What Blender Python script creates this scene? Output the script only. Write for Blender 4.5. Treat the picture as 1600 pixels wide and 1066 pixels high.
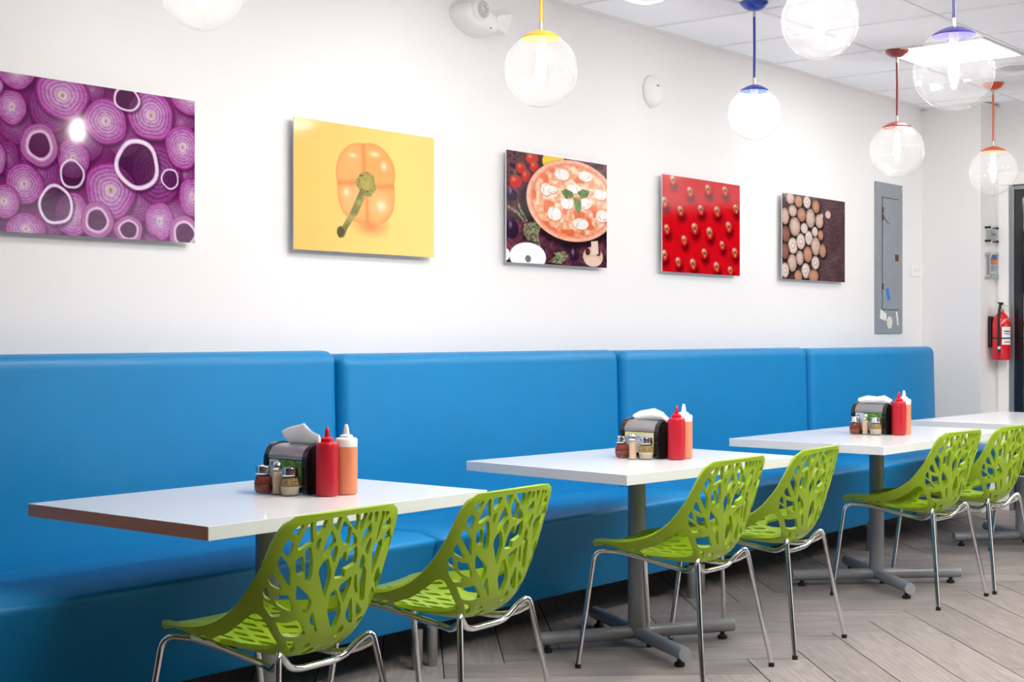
import bpy, bmesh, math, random
import numpy as np
from mathutils import Vector, Matrix
random.seed(7); rng = np.random.RandomState(5)
PI = math.pi
for o in list(bpy.data.objects): bpy.data.objects.remove(o)
sc = bpy.context.scene
COL = sc.collection
# ------------------------------------------------------------ camera
F = 2260.0
cam_d = bpy.data.cameras.new('camera'); cam = bpy.data.objects.new('camera', cam_d); COL.objects.link(cam)
cam_d.sensor_width = 36.0; cam_d.lens = F/1600*36; cam_d.clip_start = 0.05; cam_d.clip_end = 100
cam_d.shift_y = -(522-533)/1600.0*-1.0
cam.location = (0, 0, 1.25)
ANG = math.radians(39.303)
cam.rotation_euler = (PI/2, 0, ANG - PI/2)
sc.camera = cam
# ------------------------------------------------------------ world, lights, exposure
w = bpy.data.worlds.new('world'); sc.world = w; w.use_nodes = True
bg = w.node_tree.nodes['Background']; bg.inputs[0].default_value = (0.93, 0.96, 1.0, 1); bg.inputs[1].default_value = 0.30
def area(name, loc, size, power, rot=(0,0,0), col=(1,1,1), size_y=None):
    l = bpy.data.lights.new(name, 'AREA'); l.energy = power; l.color = col; l.size = size
    if size_y: l.shape = 'RECTANGLE'; l.size_y = size_y
    o = bpy.data.objects.new(name, l); COL.objects.link(o); o.location = loc; o.rotation_euler = rot
    return o
area('window_daylight', (8.2, -2.9, 1.5), 3.2, 26, (math.radians(90), 0, 0), (0.95,0.98,1.0), 2.0)
vs = sc.view_settings
vs.view_transform = 'Standard'; vs.look = 'None'; vs.gamma = 1.0; vs.use_curve_mapping = False
vs.exposure = 0.55
# ------------------------------------------------------------ helpers
def lin(r, g, b):
    f = lambda c: (c/255/12.92) if c/255 <= 0.04045 else ((c/255+0.055)/1.055)**2.4
    return (f(r), f(g), f(b))
def nodes(m): return m.node_tree.nodes, m.node_tree.links
def mat(name, col, rough=0.5, metal=0.0, noise=0.0, nscale=20, bump=0.0, bscale=80, coat=0.0, spec=0.5, ior=None, sss=0, stretch=None, rvar=0.0):
    m = bpy.data.materials.new(name); m.use_nodes = True; N, L = nodes(m); b = N['Principled BSDF']
    b.inputs['Roughness'].default_value = rough; b.inputs['Metallic'].default_value = metal
    b.inputs['Coat Weight'].default_value = coat; b.inputs['Coat Roughness'].default_value = 0.05
    b.inputs['Specular IOR Level'].default_value = spec
    tc = N.new('ShaderNodeTexCoord')
    mp = N.new('ShaderNodeMapping'); L.new(tc.outputs['Object'], mp.inputs[0])
    if stretch: mp.inputs['Scale'].default_value = stretch
    nz = N.new('ShaderNodeTexNoise'); nz.inputs['Scale'].default_value = nscale; nz.inputs['Detail'].default_value = 4
    L.new(mp.outputs[0], nz.inputs['Vector'])
    mr = N.new('ShaderNodeMapRange'); mr.inputs[1].default_value = .3; mr.inputs[2].default_value = .7
    mr.inputs[3].default_value = 1-noise; mr.inputs[4].default_value = 1+noise
    L.new(nz.outputs[0], mr.inputs[0])
    vm = N.new('ShaderNodeVectorMath'); vm.operation = 'SCALE'; vm.inputs[0].default_value = col
    L.new(mr.outputs[0], vm.inputs['Scale']); L.new(vm.outputs[0], b.inputs['Base Color'])
    if rvar:
        m2 = N.new('ShaderNodeMapRange'); m2.inputs[1].default_value = .3; m2.inputs[2].default_value = .7
        m2.inputs[3].default_value = rough-rvar; m2.inputs[4].default_value = rough+rvar
        L.new(nz.outputs[0], m2.inputs[0]); L.new(m2.outputs[0], b.inputs['Roughness'])
    if bump:
        n2 = N.new('ShaderNodeTexNoise'); n2.inputs['Scale'].default_value = bscale; n2.inputs['Detail'].default_value = 3
        L.new(mp.outputs[0], n2.inputs['Vector'])
        bp = N.new('ShaderNodeBump'); bp.inputs['Strength'].default_value = bump; bp.inputs['Distance'].default_value = 0.002
        L.new(n2.outputs[0], bp.inputs['Height']); L.new(bp.outputs[0], b.inputs['Normal'])
    return m
def emit(name, col, st):
    m = bpy.data.materials.new(name); m.use_nodes = True; N, L = nodes(m); N.remove(N['Principled BSDF'])
    e = N.new('ShaderNodeEmission'); e.inputs[0].default_value = (*col, 1); e.inputs[1].default_value = st
    L.new(e.outputs[0], N['Material Output'].inputs[0]); return m
def glassy(name, tint=(1,1,1), milk=0.0, fac=0.5, rough=0.02, base=0.04):
    m = bpy.data.materials.new(name); m.use_nodes = True; N, L = nodes(m); N.remove(N['Principled BSDF'])
    t = N.new('ShaderNodeBsdfTransparent'); t.inputs[0].default_value = (*tint, 1)
    g = N.new('ShaderNodeBsdfGlossy'); g.inputs['Roughness'].default_value = rough
    lw = N.new('ShaderNodeLayerWeight'); lw.inputs[0].default_value = 0.5
    pw = N.new('ShaderNodeMath'); pw.operation = 'POWER'; pw.inputs[1].default_value = 4; L.new(lw.outputs['Facing'], pw.inputs[0])
    ma = N.new('ShaderNodeMath'); ma.operation = 'MULTIPLY_ADD'; ma.inputs[1].default_value = fac; ma.inputs[2].default_value = base
    L.new(pw.outputs[0], ma.inputs[0])
    mx = N.new('ShaderNodeMixShader'); L.new(ma.outputs[0], mx.inputs[0]); L.new(t.outputs[0], mx.inputs[1]); L.new(g.outputs[0], mx.inputs[2])
    last = mx
    if milk:
        tr = N.new('ShaderNodeBsdfTranslucent'); tr.inputs[0].default_value = (1,1,1,1)
        nz = N.new('ShaderNodeTexNoise'); nz.inputs['Scale'].default_value = 9
        mm = N.new('ShaderNodeMath'); mm.operation = 'MULTIPLY'; mm.inputs[1].default_value = milk*2; L.new(nz.outputs[0], mm.inputs[0])
        m2 = N.new('ShaderNodeMixShader'); L.new(mm.outputs[0], m2.inputs[0]); L.new(mx.outputs[0], m2.inputs[1]); L.new(tr.outputs[0], m2.inputs[2]); last = m2
    L.new(last.outputs[0], N['Material Output'].inputs[0]); return m
def mesh_obj(name, V, Fc, m=None, parent=None, smooth=False, loc=None):
    me = bpy.data.meshes.new(name); me.from_pydata([tuple(v) for v in V], [], [tuple(f) for f in Fc]); me.update()
    if smooth: me.polygons.foreach_set('use_smooth', [True]*len(me.polygons))
    if m is not None: me.materials.append(m)
    o = bpy.data.objects.new(name, me); COL.objects.link(o)
    if parent is not None: o.parent = parent
    if loc is not None: o.location = loc
    return o
class MB:
    def __init__(s): s.V=[]; s.F=[]
    def add(s, V, Fc):
        n=len(s.V); s.V += [tuple(v) for v in V]; s.F += [tuple(i+n for i in f) for f in Fc]; return s
    def box(s, x0,x1,y0,y1,z0,z1, bev=0.0):
        if bev<=0:
            V=[(x,y,z) for x in (x0,x1) for y in (y0,y1) for z in (z0,z1)]
            Fc=[(0,1,3,2),(4,6,7,5),(0,4,5,1),(2,3,7,6),(0,2,6,4),(1,5,7,3)]
            return s.add(V,Fc)
        bm=bmesh.new(); bmesh.ops.create_cube(bm,size=1)
        for v in bm.verts:
            v.co=((x0+x1)/2+v.co.x*(x1-x0),(y0+y1)/2+v.co.y*(y1-y0),(z0+z1)/2+v.co.z*(z1-z0))
        bmesh.ops.bevel(bm,geom=bm.edges[:]+bm.verts[:],offset=bev,segments=2,affect='EDGES',profile=0.5)
        bm.verts.index_update()
        s.add([v.co[:] for v in bm.verts],[[v.index for v in f.verts] for f in bm.faces]); bm.free(); return s
    def lathe(s, prof, c=(0,0,0), axis='z', n=28):
        ra=[]; V=[]; Fc=[]
        for r,z in prof:
            for k in range(n):
                a=2*PI*k/n; p=(r*math.cos(a), r*math.sin(a), z)
                if axis=='y': p=(p[0],p[2],p[1])
                if axis=='x': p=(p[2],p[0],p[1])
                V.append((p[0]+c[0],p[1]+c[1],p[2]+c[2]))
        for i in range(len(prof)-1):
            for k in range(n):
                a,b=i*n+k,i*n+(k+1)%n; f=(a,b,b+n,a+n)
                Fc.append(f if axis!='y' else f[::-1])
        if prof[0][0]>1e-6: Fc.append(tuple(range(n))[::-1] if axis!='y' else tuple(range(n)))
        if prof[-1][0]>1e-6: Fc.append(tuple(range((len(prof)-1)*n,len(prof)*n)) if axis!='y' else tuple(range((len(prof)-1)*n,len(prof)*n))[::-1])
        return s.add(V,Fc)
    def tube(s, pts, r, n=12, cap=True):
        P=[Vector(p) for p in pts]; R=r if isinstance(r,(list,tuple)) else [r]*len(P)
        t0=(P[1]-P[0]).normalized(); up=Vector((0,0,1)) if abs(t0.z)<0.9 else Vector((1,0,0))
        nrm=(up-t0*up.dot(t0)).normalized(); V=[]
        for i,p in enumerate(P):
            t=((P[min(i+1,len(P)-1)]-p).normalized()+(p-P[max(i-1,0)]).normalized()).normalized()
            nrm=(nrm-t*nrm.dot(t)).normalized(); b=t.cross(nrm)
            for k in range(n):
                a=2*PI*k/n; V.append(p+(nrm*math.cos(a)+b*math.sin(a))*R[i])
        Fc=[(i*n+k,i*n+(k+1)%n,(i+1)*n+(k+1)%n,(i+1)*n+k) for i in range(len(P)-1) for k in range(n)]
        if cap: Fc+= [tuple(range(n))[::-1], tuple(range((len(P)-1)*n,len(P)*n))]
        return s.add(V,Fc)
    def prism(s, poly, y0, y1, axis='y'):
        n=len(poly)
        def mk(a,b,t): return (a,t,b) if axis=='y' else ((t,a,b) if axis=='x' else (a,b,t))
        V=[mk(a,b,y0) for a,b in poly]+[mk(a,b,y1) for a,b in poly]
        Fc=[tuple(range(n)),tuple(range(n,2*n))[::-1]]+[(i,(i+1)%n,(i+1)%n+n,i+n)[::-1] for i in range(n)]
        return s.add(V,Fc)
    def obj(s, name, m, parent=None, smooth=False, auto=None):
        me=bpy.data.meshes.new(name); me.from_pydata(s.V,[],s.F); me.update()
        bm=bmesh.new(); bm.from_mesh(me); bmesh.ops.recalc_face_normals(bm,faces=bm.faces); bm.to_mesh(me); bm.free()
        if smooth or auto:
            me.polygons.foreach_set('use_smooth',[True]*len(me.polygons))
            if auto: me.set_sharp_from_angle(angle=math.radians(auto))
        me.materials.append(m)
        o=bpy.data.objects.new(name,me); COL.objects.link(o)
        if parent is not None: o.parent=parent
        return o
def tag(o,label=None,cat=None,group=None,kind=None):
    if label: o['label']=label
    if cat: o['category']=cat
    if group: o['group']=group
    if kind: o['kind']=kind
    return o
def thing(name,label,cat,loc=(0,0,0),rz=0,group=None):
    o=bpy.data.objects.new(name,None); o.empty_display_size=.05; COL.objects.link(o); o.location=loc; o.rotation_euler=(0,0,rz)
    return tag(o,label,cat,group)
def copy_tree(o,parent=None):
    c=o.copy(); COL.objects.link(c)
    if parent is not None: c.parent=parent
    for ch in list(o.children): copy_tree(ch,c)
    return c
def bez(pts, r=0.03, n=6):
    """polyline with rounded corners"""
    P=[Vector(p) for p in pts]; out=[P[0]]
    for i in range(1,len(P)-1):
        a,b,c=P[i-1],P[i],P[i+1]; d1=min(r,(a-b).length*.49); d2=min(r,(c-b).length*.49)
        p0=b+(a-b).normalized()*d1; p2=b+(c-b).normalized()*d2
        for k in range(n+1):
            t=k/n; out.append(p0*(1-t)**2+b*2*t*(1-t)+p2*t*t)
    out.append(P[-1]); return out
def text(name,body,size,loc,rot,m,parent,ext=0.0003):
    c=bpy.data.curves.new(name,'FONT'); c.body=body; c.size=size; c.extrude=ext; c.align_x='CENTER'; c.align_y='CENTER'
    t=bpy.data.objects.new(name,c); COL.objects.link(t)
    dg=bpy.context.evaluated_depsgraph_get(); me=bpy.data.meshes.new_from_object(t.evaluated_get(dg)); bpy.data.objects.remove(t)
    o=bpy.data.objects.new(name,me); COL.objects.link(o); me.materials.clear(); me.materials.append(m)
    o.location=loc; o.rotation_euler=rot; o.parent=parent; return o
DATA={"onion":[[0.377,0.015,0.046,0.04,1],[0.751,0.085,0.06,0.042,1],[0.168,0.323,0.086,0.083,1],[0.551,0.385,0.09,0.075,1],[0.083,0.167,0.06,0.063,1],[0.215,0.1,0.08,0.074,1],[0.338,0.197,0.079,0.072,1],[0.502,0.16,0.072,0.074,1],[0.717,0.429,0.068,0.062,1],[0.204,0.487,0.066,0.045,1],[0.769,0.272,0.052,0.049,1],[0.439,0.473,0.07,0.054,1],[0.055,0.283,0.042,0.057,1],[0.649,0.282,0.104,0.103,1],[0.086,-0.004,0.067,0.054,0],[0.069,0.112,0.054,0.057,0],[0.795,-0.005,0.083,0.06,0],[0.26,0.05,0.102,0.081,0],[0.62,0.076,0.099,0.09,0],[0.431,0.118,0.088,0.08,0],[0.76,0.175,0.076,0.08,0],[0.02,0.286,0.028,0.05,0],[0.115,0.36,0.07,0.068,0],[0.041,0.422,0.058,0.056,0],[0.122,0.508,0.075,0.051,0],[0.301,0.26,0.064,0.068,0],[0.451,0.356,0.104,0.099,0],[0.297,0.449,0.069,0.075,0],[0.803,0.353,0.06,0.07,0],[0.658,0.45,0.062,0.068,0],[0.024,0.049,0.014,0.024,0],[0.616,0.521,0.038,0.024,1],[0.172,0.227,0.07,0.072,2],[0.396,0.463,0.066,0.063,2],[0.526,0.489,0.06,0.049,2],[0.769,0.489,0.071,0.065,2],[0.297,0.312,0.049,0.051,3],[0.234,0.421,0.067,0.068,3],[0.563,0.256,0.094,0.091,4],[0.704,0.295,0.039,0.038,3],[0.518,0.03,0.056,0.044,3]],"lobes":[[0.321,0.161,0.1,0.09],[0.462,0.148,0.109,0.092],[0.312,0.296,0.082,0.077],[0.443,0.312,0.124,0.091],[0.379,0.342,0.108,0.059],[0.397,0.231,0.136,0.097]],"pout":[[0.228,0.169],[0.25,0.116],[0.299,0.08],[0.343,0.067],[0.393,0.067],[0.425,0.059],[0.48,0.068],[0.536,0.102],[0.569,0.151],[0.572,0.191],[0.563,0.225],[0.571,0.257],[0.565,0.324],[0.536,0.372],[0.48,0.401],[0.443,0.4],[0.406,0.394],[0.352,0.399],[0.299,0.386],[0.255,0.351],[0.235,0.295],[0.235,0.244],[0.224,0.201]],"stem":[[0.366,0.256],[0.402,0.247],[0.388,0.297],[0.352,0.357],[0.29,0.425],[0.272,0.461],[0.246,0.462],[0.23,0.444],[0.233,0.425],[0.263,0.414],[0.308,0.354],[0.343,0.293]],"calyx":[[0.343,0.216],[0.37,0.188],[0.406,0.18],[0.443,0.195],[0.452,0.227],[0.46,0.246],[0.425,0.286],[0.397,0.283],[0.379,0.259],[0.357,0.26],[0.339,0.236]],"knob":[0.402,0.228,0.038,0.032],"creases":[[[0.381,0.071],[0.386,0.181]],[[0.237,0.242],[0.343,0.231]],[[0.457,0.24],[0.566,0.231]],[[0.402,0.283],[0.406,0.392]]],"pglints":[[0.321,0.122,0.016,0.006],[0.448,0.106,0.02,0.008],[0.503,0.151,0.012,0.013],[0.285,0.275,0.012,0.011],[0.489,0.319,0.021,0.019]],"pshadow":[0.425,0.404,0.11,0.049],"pizza":[0.518,0.203,0.37,0.199],"mush":[[0.426,0.081,0.058,0.027],[0.617,0.074,0.058,0.026],[0.301,0.161,0.04,0.03],[0.523,0.141,0.056,0.024],[0.467,0.219,0.051,0.027],[0.617,0.209,0.048,0.027],[0.366,0.275,0.055,0.032],[0.58,0.311,0.064,0.028],[0.745,0.155,0.054,0.026],[0.761,0.262,0.054,0.03],[0.346,0.158,0.04,0.018]],"tom":[[0.067,0.141,0.045,0.031],[0.19,0.023,0.048,0.026],[0.109,0.075,0.036,0.026],[0.147,0.111,0.033,0.03],[0.209,0.061,0.034,0.026]],"basil":[[[0.416,0.161],[0.456,0.146],[0.513,0.16],[0.518,0.185],[0.456,0.198]],[[0.549,0.157],[0.591,0.139],[0.654,0.143],[0.633,0.176],[0.58,0.186]],[[0.518,0.185],[0.58,0.192],[0.585,0.236],[0.559,0.265],[0.528,0.233]]],"plate":[[0.161,0.49,0.138,0.067],[0.002,0.485,0.023,0.026]],"bmush":[[[0.665,0.394],[0.723,0.388],[0.729,0.454],[0.67,0.46]],[[0.617,0.44],[0.643,0.426],[0.686,0.456],[0.74,0.441],[0.756,0.412],[0.772,0.433],[0.761,0.465],[0.697,0.49],[0.643,0.477]]],"herb":[[[0.011,0.257],[0.086,0.281],[0.142,0.325],[0.133,0.331],[0.076,0.293],[0.007,0.266]],[[0.081,0.211],[0.1,0.256],[0.161,0.324],[0.147,0.325],[0.09,0.269]],[[0.133,0.337],[0.209,0.321],[0.257,0.342],[0.238,0.391],[0.262,0.45],[0.209,0.417],[0.152,0.413],[0.123,0.373]],[[0.316,0.508],[0.396,0.468],[0.477,0.477],[0.416,0.516]],[[0.356,0.464],[0.456,0.45],[0.477,0.477],[0.396,0.487]]],"egg":[[0.039,0.366,0.051,0.047],[0.039,0.208,0.042,0.027],[0.523,0.472,0.036,0.026]],"ctom":[[0.103,0.027,0.032,0.028],[0.277,0.075,0.038,0.03],[0.466,0.049,0.039,0.03],[0.651,0.042,0.04,0.028],[0.023,0.147,0.036,0.03],[0.181,0.186,0.04,0.03],[0.39,0.167,0.039,0.031],[0.565,0.164,0.042,0.032],[0.772,0.137,0.041,0.03],[0.045,0.294,0.034,0.03],[0.326,0.274,0.041,0.034],[0.483,0.291,0.042,0.036],[0.691,0.245,0.04,0.034],[0.218,0.345,0.034,0.03],[0.619,0.354,0.032,0.028],[0.427,0.407,0.036,0.03],[0.76,0.39,0.039,0.032],[0.023,0.433,0.033,0.032],[0.158,0.466,0.034,0.03],[0.308,0.471,0.04,0.034],[0.558,0.478,0.039,0.032],[0.709,0.494,0.035,0.027]],"shroom":[[0.101,0.029,0.053,0.034,1],[0.206,0.041,0.048,0.036,2],[0.315,0.038,0.048,0.038,0],[0.432,0.058,0.049,0.04,2],[0.035,0.141,0.049,0.05,1],[0.131,0.103,0.053,0.035,1],[0.244,0.12,0.054,0.042,2],[0.359,0.135,0.059,0.059,1],[0.478,0.146,0.053,0.044,1],[0.159,0.198,0.067,0.057,1],[0.279,0.202,0.045,0.032,0],[0.418,0.216,0.039,0.03,0],[0.495,0.233,0.036,0.032,2],[0.043,0.249,0.052,0.048,3],[0.134,0.316,0.061,0.048,0],[0.235,0.285,0.054,0.048,0],[0.338,0.259,0.048,0.043,0],[0.428,0.306,0.06,0.057,1],[0.035,0.353,0.046,0.048,3],[0.126,0.421,0.057,0.053,1],[0.222,0.387,0.048,0.045,1],[0.324,0.361,0.055,0.049,2],[0.522,0.331,0.046,0.042,2],[0.425,0.41,0.052,0.041,0],[0.035,0.469,0.049,0.045,0],[0.298,0.464,0.054,0.046,0],[0.201,0.499,0.05,0.036,2],[0.4,0.493,0.066,0.04,2]],"chip":[[0.594,0.098,0.036,0.024],[0.51,0.111,0.015,0.015]],"holes":[[[-0.878,0.942],[-0.853,0.955],[-0.8,0.971],[-0.764,0.965],[-0.769,0.949],[-0.786,0.93]],[[-0.711,0.973],[-0.669,0.978],[-0.553,0.927],[-0.631,0.918],[-0.722,0.898],[-0.739,0.906],[-0.736,0.916],[-0.719,0.959]],[[-0.625,0.978],[-0.436,0.981],[-0.439,0.957],[-0.528,0.941],[-0.55,0.946]],[[-0.45,0.939],[-0.45,0.91],[-0.483,0.91],[-0.514,0.922],[-0.5,0.935]],[[-0.317,0.954],[-0.211,0.932],[-0.2,0.926],[-0.35,0.89],[-0.367,0.894],[-0.378,0.919],[-0.347,0.941]],[[-0.367,0.985],[-0.186,0.984],[-0.206,0.946],[-0.328,0.968]],[[-0.125,0.986],[0.136,0.986],[0.15,0.964],[0.125,0.941],[0.019,0.957]],[[-0.133,0.974],[0.028,0.951],[0.019,0.915],[-0.061,0.916],[-0.15,0.936],[-0.169,0.949]],[[0.044,0.944],[0.147,0.929],[0.167,0.915],[0.047,0.899],[0.033,0.905],[0.033,0.928]],[[0.169,0.986],[0.314,0.986],[0.239,0.955],[0.197,0.937],[0.164,0.956]],[[0.353,0.985],[0.411,0.985],[0.372,0.961],[0.258,0.944],[0.258,0.954],[0.294,0.968]],[[0.383,0.958],[0.406,0.936],[0.236,0.898],[0.217,0.911],[0.256,0.939]],[[0.442,0.985],[0.55,0.984],[0.475,0.951],[0.447,0.954]],[[0.617,0.983],[0.692,0.979],[0.622,0.954],[0.525,0.904],[0.506,0.911],[0.536,0.941]],[[0.714,0.978],[0.789,0.973],[0.772,0.965],[0.667,0.947],[0.664,0.961]],[[0.792,0.955],[0.817,0.925],[0.614,0.93],[0.667,0.944]],[[0.808,0.92],[0.853,0.876],[0.683,0.861],[0.656,0.878],[0.667,0.909]],[[-0.878,0.921],[-0.8,0.914],[-0.789,0.901],[-0.789,0.863],[-0.892,0.878],[-0.897,0.891]],[[-0.889,0.859],[-0.781,0.849],[-0.747,0.839],[-0.692,0.786],[-0.903,0.815]],[[-0.903,0.78],[-0.783,0.767],[-0.781,0.759],[-0.892,0.731],[-0.917,0.739],[-0.917,0.753]],[[-0.917,0.711],[-0.892,0.711],[-0.836,0.692],[-0.906,0.667],[-0.919,0.681]],[[-0.844,0.726],[-0.697,0.766],[-0.611,0.739],[-0.597,0.728],[-0.794,0.704]],[[-0.897,0.666],[-0.8,0.693],[-0.708,0.7],[-0.7,0.69],[-0.786,0.651],[-0.869,0.649]],[[-0.744,0.653],[-0.528,0.714],[-0.442,0.7],[-0.353,0.676],[-0.619,0.634]],[[-0.65,0.892],[-0.625,0.881],[-0.586,0.848],[-0.628,0.834],[-0.689,0.841],[-0.722,0.87],[-0.7,0.881]],[[-0.633,0.911],[-0.569,0.917],[-0.492,0.881],[-0.464,0.846],[-0.486,0.823],[-0.553,0.831],[-0.633,0.902]],[[-0.639,0.809],[-0.461,0.792],[-0.397,0.778],[-0.386,0.763],[-0.425,0.731],[-0.594,0.763],[-0.622,0.779]],[[-0.275,0.892],[-0.194,0.86],[-0.175,0.844],[-0.203,0.781],[-0.228,0.786],[-0.383,0.852],[-0.386,0.865],[-0.347,0.882]],[[-0.175,0.922],[-0.142,0.907],[-0.156,0.874],[-0.192,0.878],[-0.258,0.9],[-0.256,0.909]],[[-0.006,0.904],[0.017,0.894],[0.044,0.832],[-0.117,0.832],[-0.131,0.851],[-0.092,0.884]],[[0.169,0.912],[0.206,0.888],[0.197,0.864],[0.044,0.852],[0.031,0.859],[0.05,0.897]],[[-0.053,0.803],[0.064,0.761],[0.103,0.734],[0.078,0.69],[0.047,0.667],[-0.014,0.691],[-0.119,0.738],[-0.133,0.754],[-0.136,0.791],[-0.103,0.799]],[[0.167,0.834],[0.172,0.807],[0.111,0.758],[0.081,0.765],[-0.017,0.803],[0.003,0.813]],[[0.239,0.841],[0.328,0.771],[0.275,0.78],[0.231,0.799],[0.206,0.827]],[[0.303,0.889],[0.367,0.863],[0.306,0.832],[0.272,0.845],[0.264,0.871]],[[0.408,0.927],[0.419,0.909],[0.392,0.877],[0.35,0.883],[0.308,0.899],[0.333,0.907]],[[0.222,0.777],[0.361,0.677],[0.286,0.686],[0.197,0.712],[0.181,0.728],[0.2,0.749]],[[0.328,0.754],[0.45,0.718],[0.478,0.7],[0.411,0.682],[0.336,0.731]],[[0.353,0.856],[0.403,0.837],[0.478,0.747],[0.456,0.734],[0.372,0.756],[0.314,0.816]],[[0.181,0.694],[0.228,0.677],[0.231,0.662],[0.147,0.641],[0.114,0.648],[0.142,0.669]],[[-0.353,0.752],[-0.3,0.73],[-0.2,0.686],[-0.194,0.675],[-0.364,0.718],[-0.375,0.735]],[[0.636,0.906],[0.65,0.885],[0.594,0.836],[0.531,0.803],[0.514,0.812],[0.461,0.886],[0.497,0.902]],[[0.656,0.816],[0.797,0.744],[0.819,0.709],[0.764,0.682],[0.692,0.728],[0.6,0.784],[0.603,0.804]],[[0.942,0.791],[0.908,0.764],[0.772,0.777],[0.697,0.814],[0.706,0.832]],[[0.9,0.76],[0.867,0.735],[0.85,0.726]],[[0.606,0.764],[0.758,0.68],[0.736,0.673],[0.656,0.64],[0.625,0.677],[0.569,0.743]],[[0.85,0.728],[0.781,0.691],[0.786,0.695],[0.828,0.713]],[[-0.561,0.626],[-0.475,0.641],[-0.392,0.609],[-0.397,0.579],[-0.517,0.614]],[[-0.364,0.637],[-0.228,0.644],[-0.2,0.629],[-0.297,0.606]],[[-0.161,0.623],[-0.111,0.608],[-0.169,0.557],[-0.256,0.571],[-0.208,0.611]],[[-0.794,0.309],[-0.853,0.361],[-0.878,0.427],[-0.906,0.491],[-0.911,0.553],[-0.906,0.578],[-0.886,0.6],[-0.853,0.615],[-0.792,0.616],[-0.722,0.61],[-0.597,0.596],[-0.581,0.584],[-0.597,0.556],[-0.611,0.508],[-0.631,0.443],[-0.622,0.365],[-0.672,0.311]]]}
# ------------------------------------------------------------ materials
M={}
M['wall']=mat('wall_paint',lin(238,236,236),0.55,bump=.15,bscale=250)
M['endwall']=mat('end_wall_paint',lin(236,234,233),0.55,bump=.15,bscale=250)
M['tile']=mat('ceiling_tile_board',lin(250,250,251),0.85,noise=.02,nscale=60,bump=.25,bscale=300)
M['grid']=mat('ceiling_grid_metal',lin(236,232,230),0.5)
M['grout']=mat('floor_grout',lin(38,33,31),0.9,noise=.1)
M['blue']=mat('blue_vinyl',lin(0,129,190),0.42,noise=.03,nscale=6,bump=.22,bscale=420,coat=.05,spec=.35)
M['green']=mat('green_plastic',lin(158,190,30),0.40,noise=.02,nscale=10,bump=.08,bscale=900,spec=.5)
M['chrome']=mat('chrome',(.78,.78,.79),0.10,1.0,noise=.03,rvar=.03)
M['black']=mat('black_rubber',lin(22,22,23),0.55,noise=.05)
M['blackgloss']=mat('black_gloss_plastic',lin(24,24,28),0.22,noise=.03,coat=.3)
M['silver']=mat('grey_metallic_paint',lin(150,152,156),0.40,0.25,noise=.03,nscale=150,bump=.05,bscale=600)
M['silverend']=mat('light_grey_cap',lin(165,168,173),0.4,0.2,noise=.02)
M['laminate']=mat('white_laminate',lin(244,244,245),0.22,noise=.008,nscale=6,coat=.2)
M['edge']=mat('laminate_edge',lin(222,220,216),0.4,noise=.02)
M['benchleg']=mat('brushed_leg',lin(165,162,160),0.4,0.6,noise=.05,nscale=60)
M['underside']=mat('particle_board',lin(120,105,92),0.8,noise=.1)
# floor plank material: wood-look porcelain, tone varied per object
def plank_mat():
    m=bpy.data.materials.new('wood_look_plank'); m.use_nodes=True; N,L=nodes(m); b=N['Principled BSDF']
    tc=N.new('ShaderNodeTexCoord'); oi=N.new('ShaderNodeObjectInfo')
    add=N.new('ShaderNodeVectorMath'); add.operation='ADD'
    sc_=N.new('ShaderNodeVectorMath'); sc_.operation='SCALE'; sc_.inputs[0].default_value=(37,91,13); L.new(oi.outputs['Random'],sc_.inputs['Scale'])
    L.new(tc.outputs['Object'],add.inputs[0]); L.new(sc_.outputs[0],add.inputs[1])
    mp=N.new('ShaderNodeMapping'); mp.inputs['Scale'].default_value=(1.6,9,9); L.new(add.outputs[0],mp.inputs[0])
    nz=N.new('ShaderNodeTexNoise'); nz.inputs['Scale'].default_value=2.2; nz.inputs['Detail'].default_value=8; nz.inputs['Distortion'].default_value=1.4; L.new(mp.outputs[0],nz.inputs['Vector'])
    wv=N.new('ShaderNodeTexWave'); wv.inputs['Scale'].default_value=1.3; wv.inputs['Distortion'].default_value=9; wv.inputs['Detail'].default_value=4; wv.bands_direction='Y'; L.new(mp.outputs[0],wv.inputs['Vector'])
    mx=N.new('ShaderNodeMath'); mx.operation='MULTIPLY_ADD'; mx.inputs[1].default_value=.12; L.new(wv.outputs['Fac'],mx.inputs[0]); 
    m3=N.new('ShaderNodeMath'); m3.operation='MULTIPLY'; m3.inputs[1].default_value=.95; L.new(nz.outputs[0],m3.inputs[0]); L.new(m3.outputs[0],mx.inputs[2])
    cr=N.new('ShaderNodeValToRGB'); cr.color_ramp.elements[0].position=.25; cr.color_ramp.elements[0].color=(*lin(132,122,117),1)
    cr.color_ramp.elements[1].position=.8; cr.color_ramp.elements[1].color=(*lin(166,156,151),1); L.new(mx.outputs[0],cr.inputs[0])
    mr=N.new('ShaderNodeMapRange'); mr.inputs[3].default_value=.86; mr.inputs[4].default_value=1.1; L.new(oi.outputs['Random'],mr.inputs[0])
    vm=N.new('ShaderNodeVectorMath'); vm.operation='SCALE'; L.new(cr.outputs[0],vm.inputs[0]); L.new(mr.outputs[0],vm.inputs['Scale'])
    L.new(vm.outputs[0],b.inputs['Base Color']); b.inputs['Roughness'].default_value=.5
    bp=N.new('ShaderNodeBump'); bp.inputs['Strength'].default_value=.12; bp.inputs['Distance'].default_value=.002; L.new(mx.outputs[0],bp.inputs['Height']); L.new(bp.outputs[0],b.inputs['Normal'])
    return m
M['plank']=plank_mat()

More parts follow.
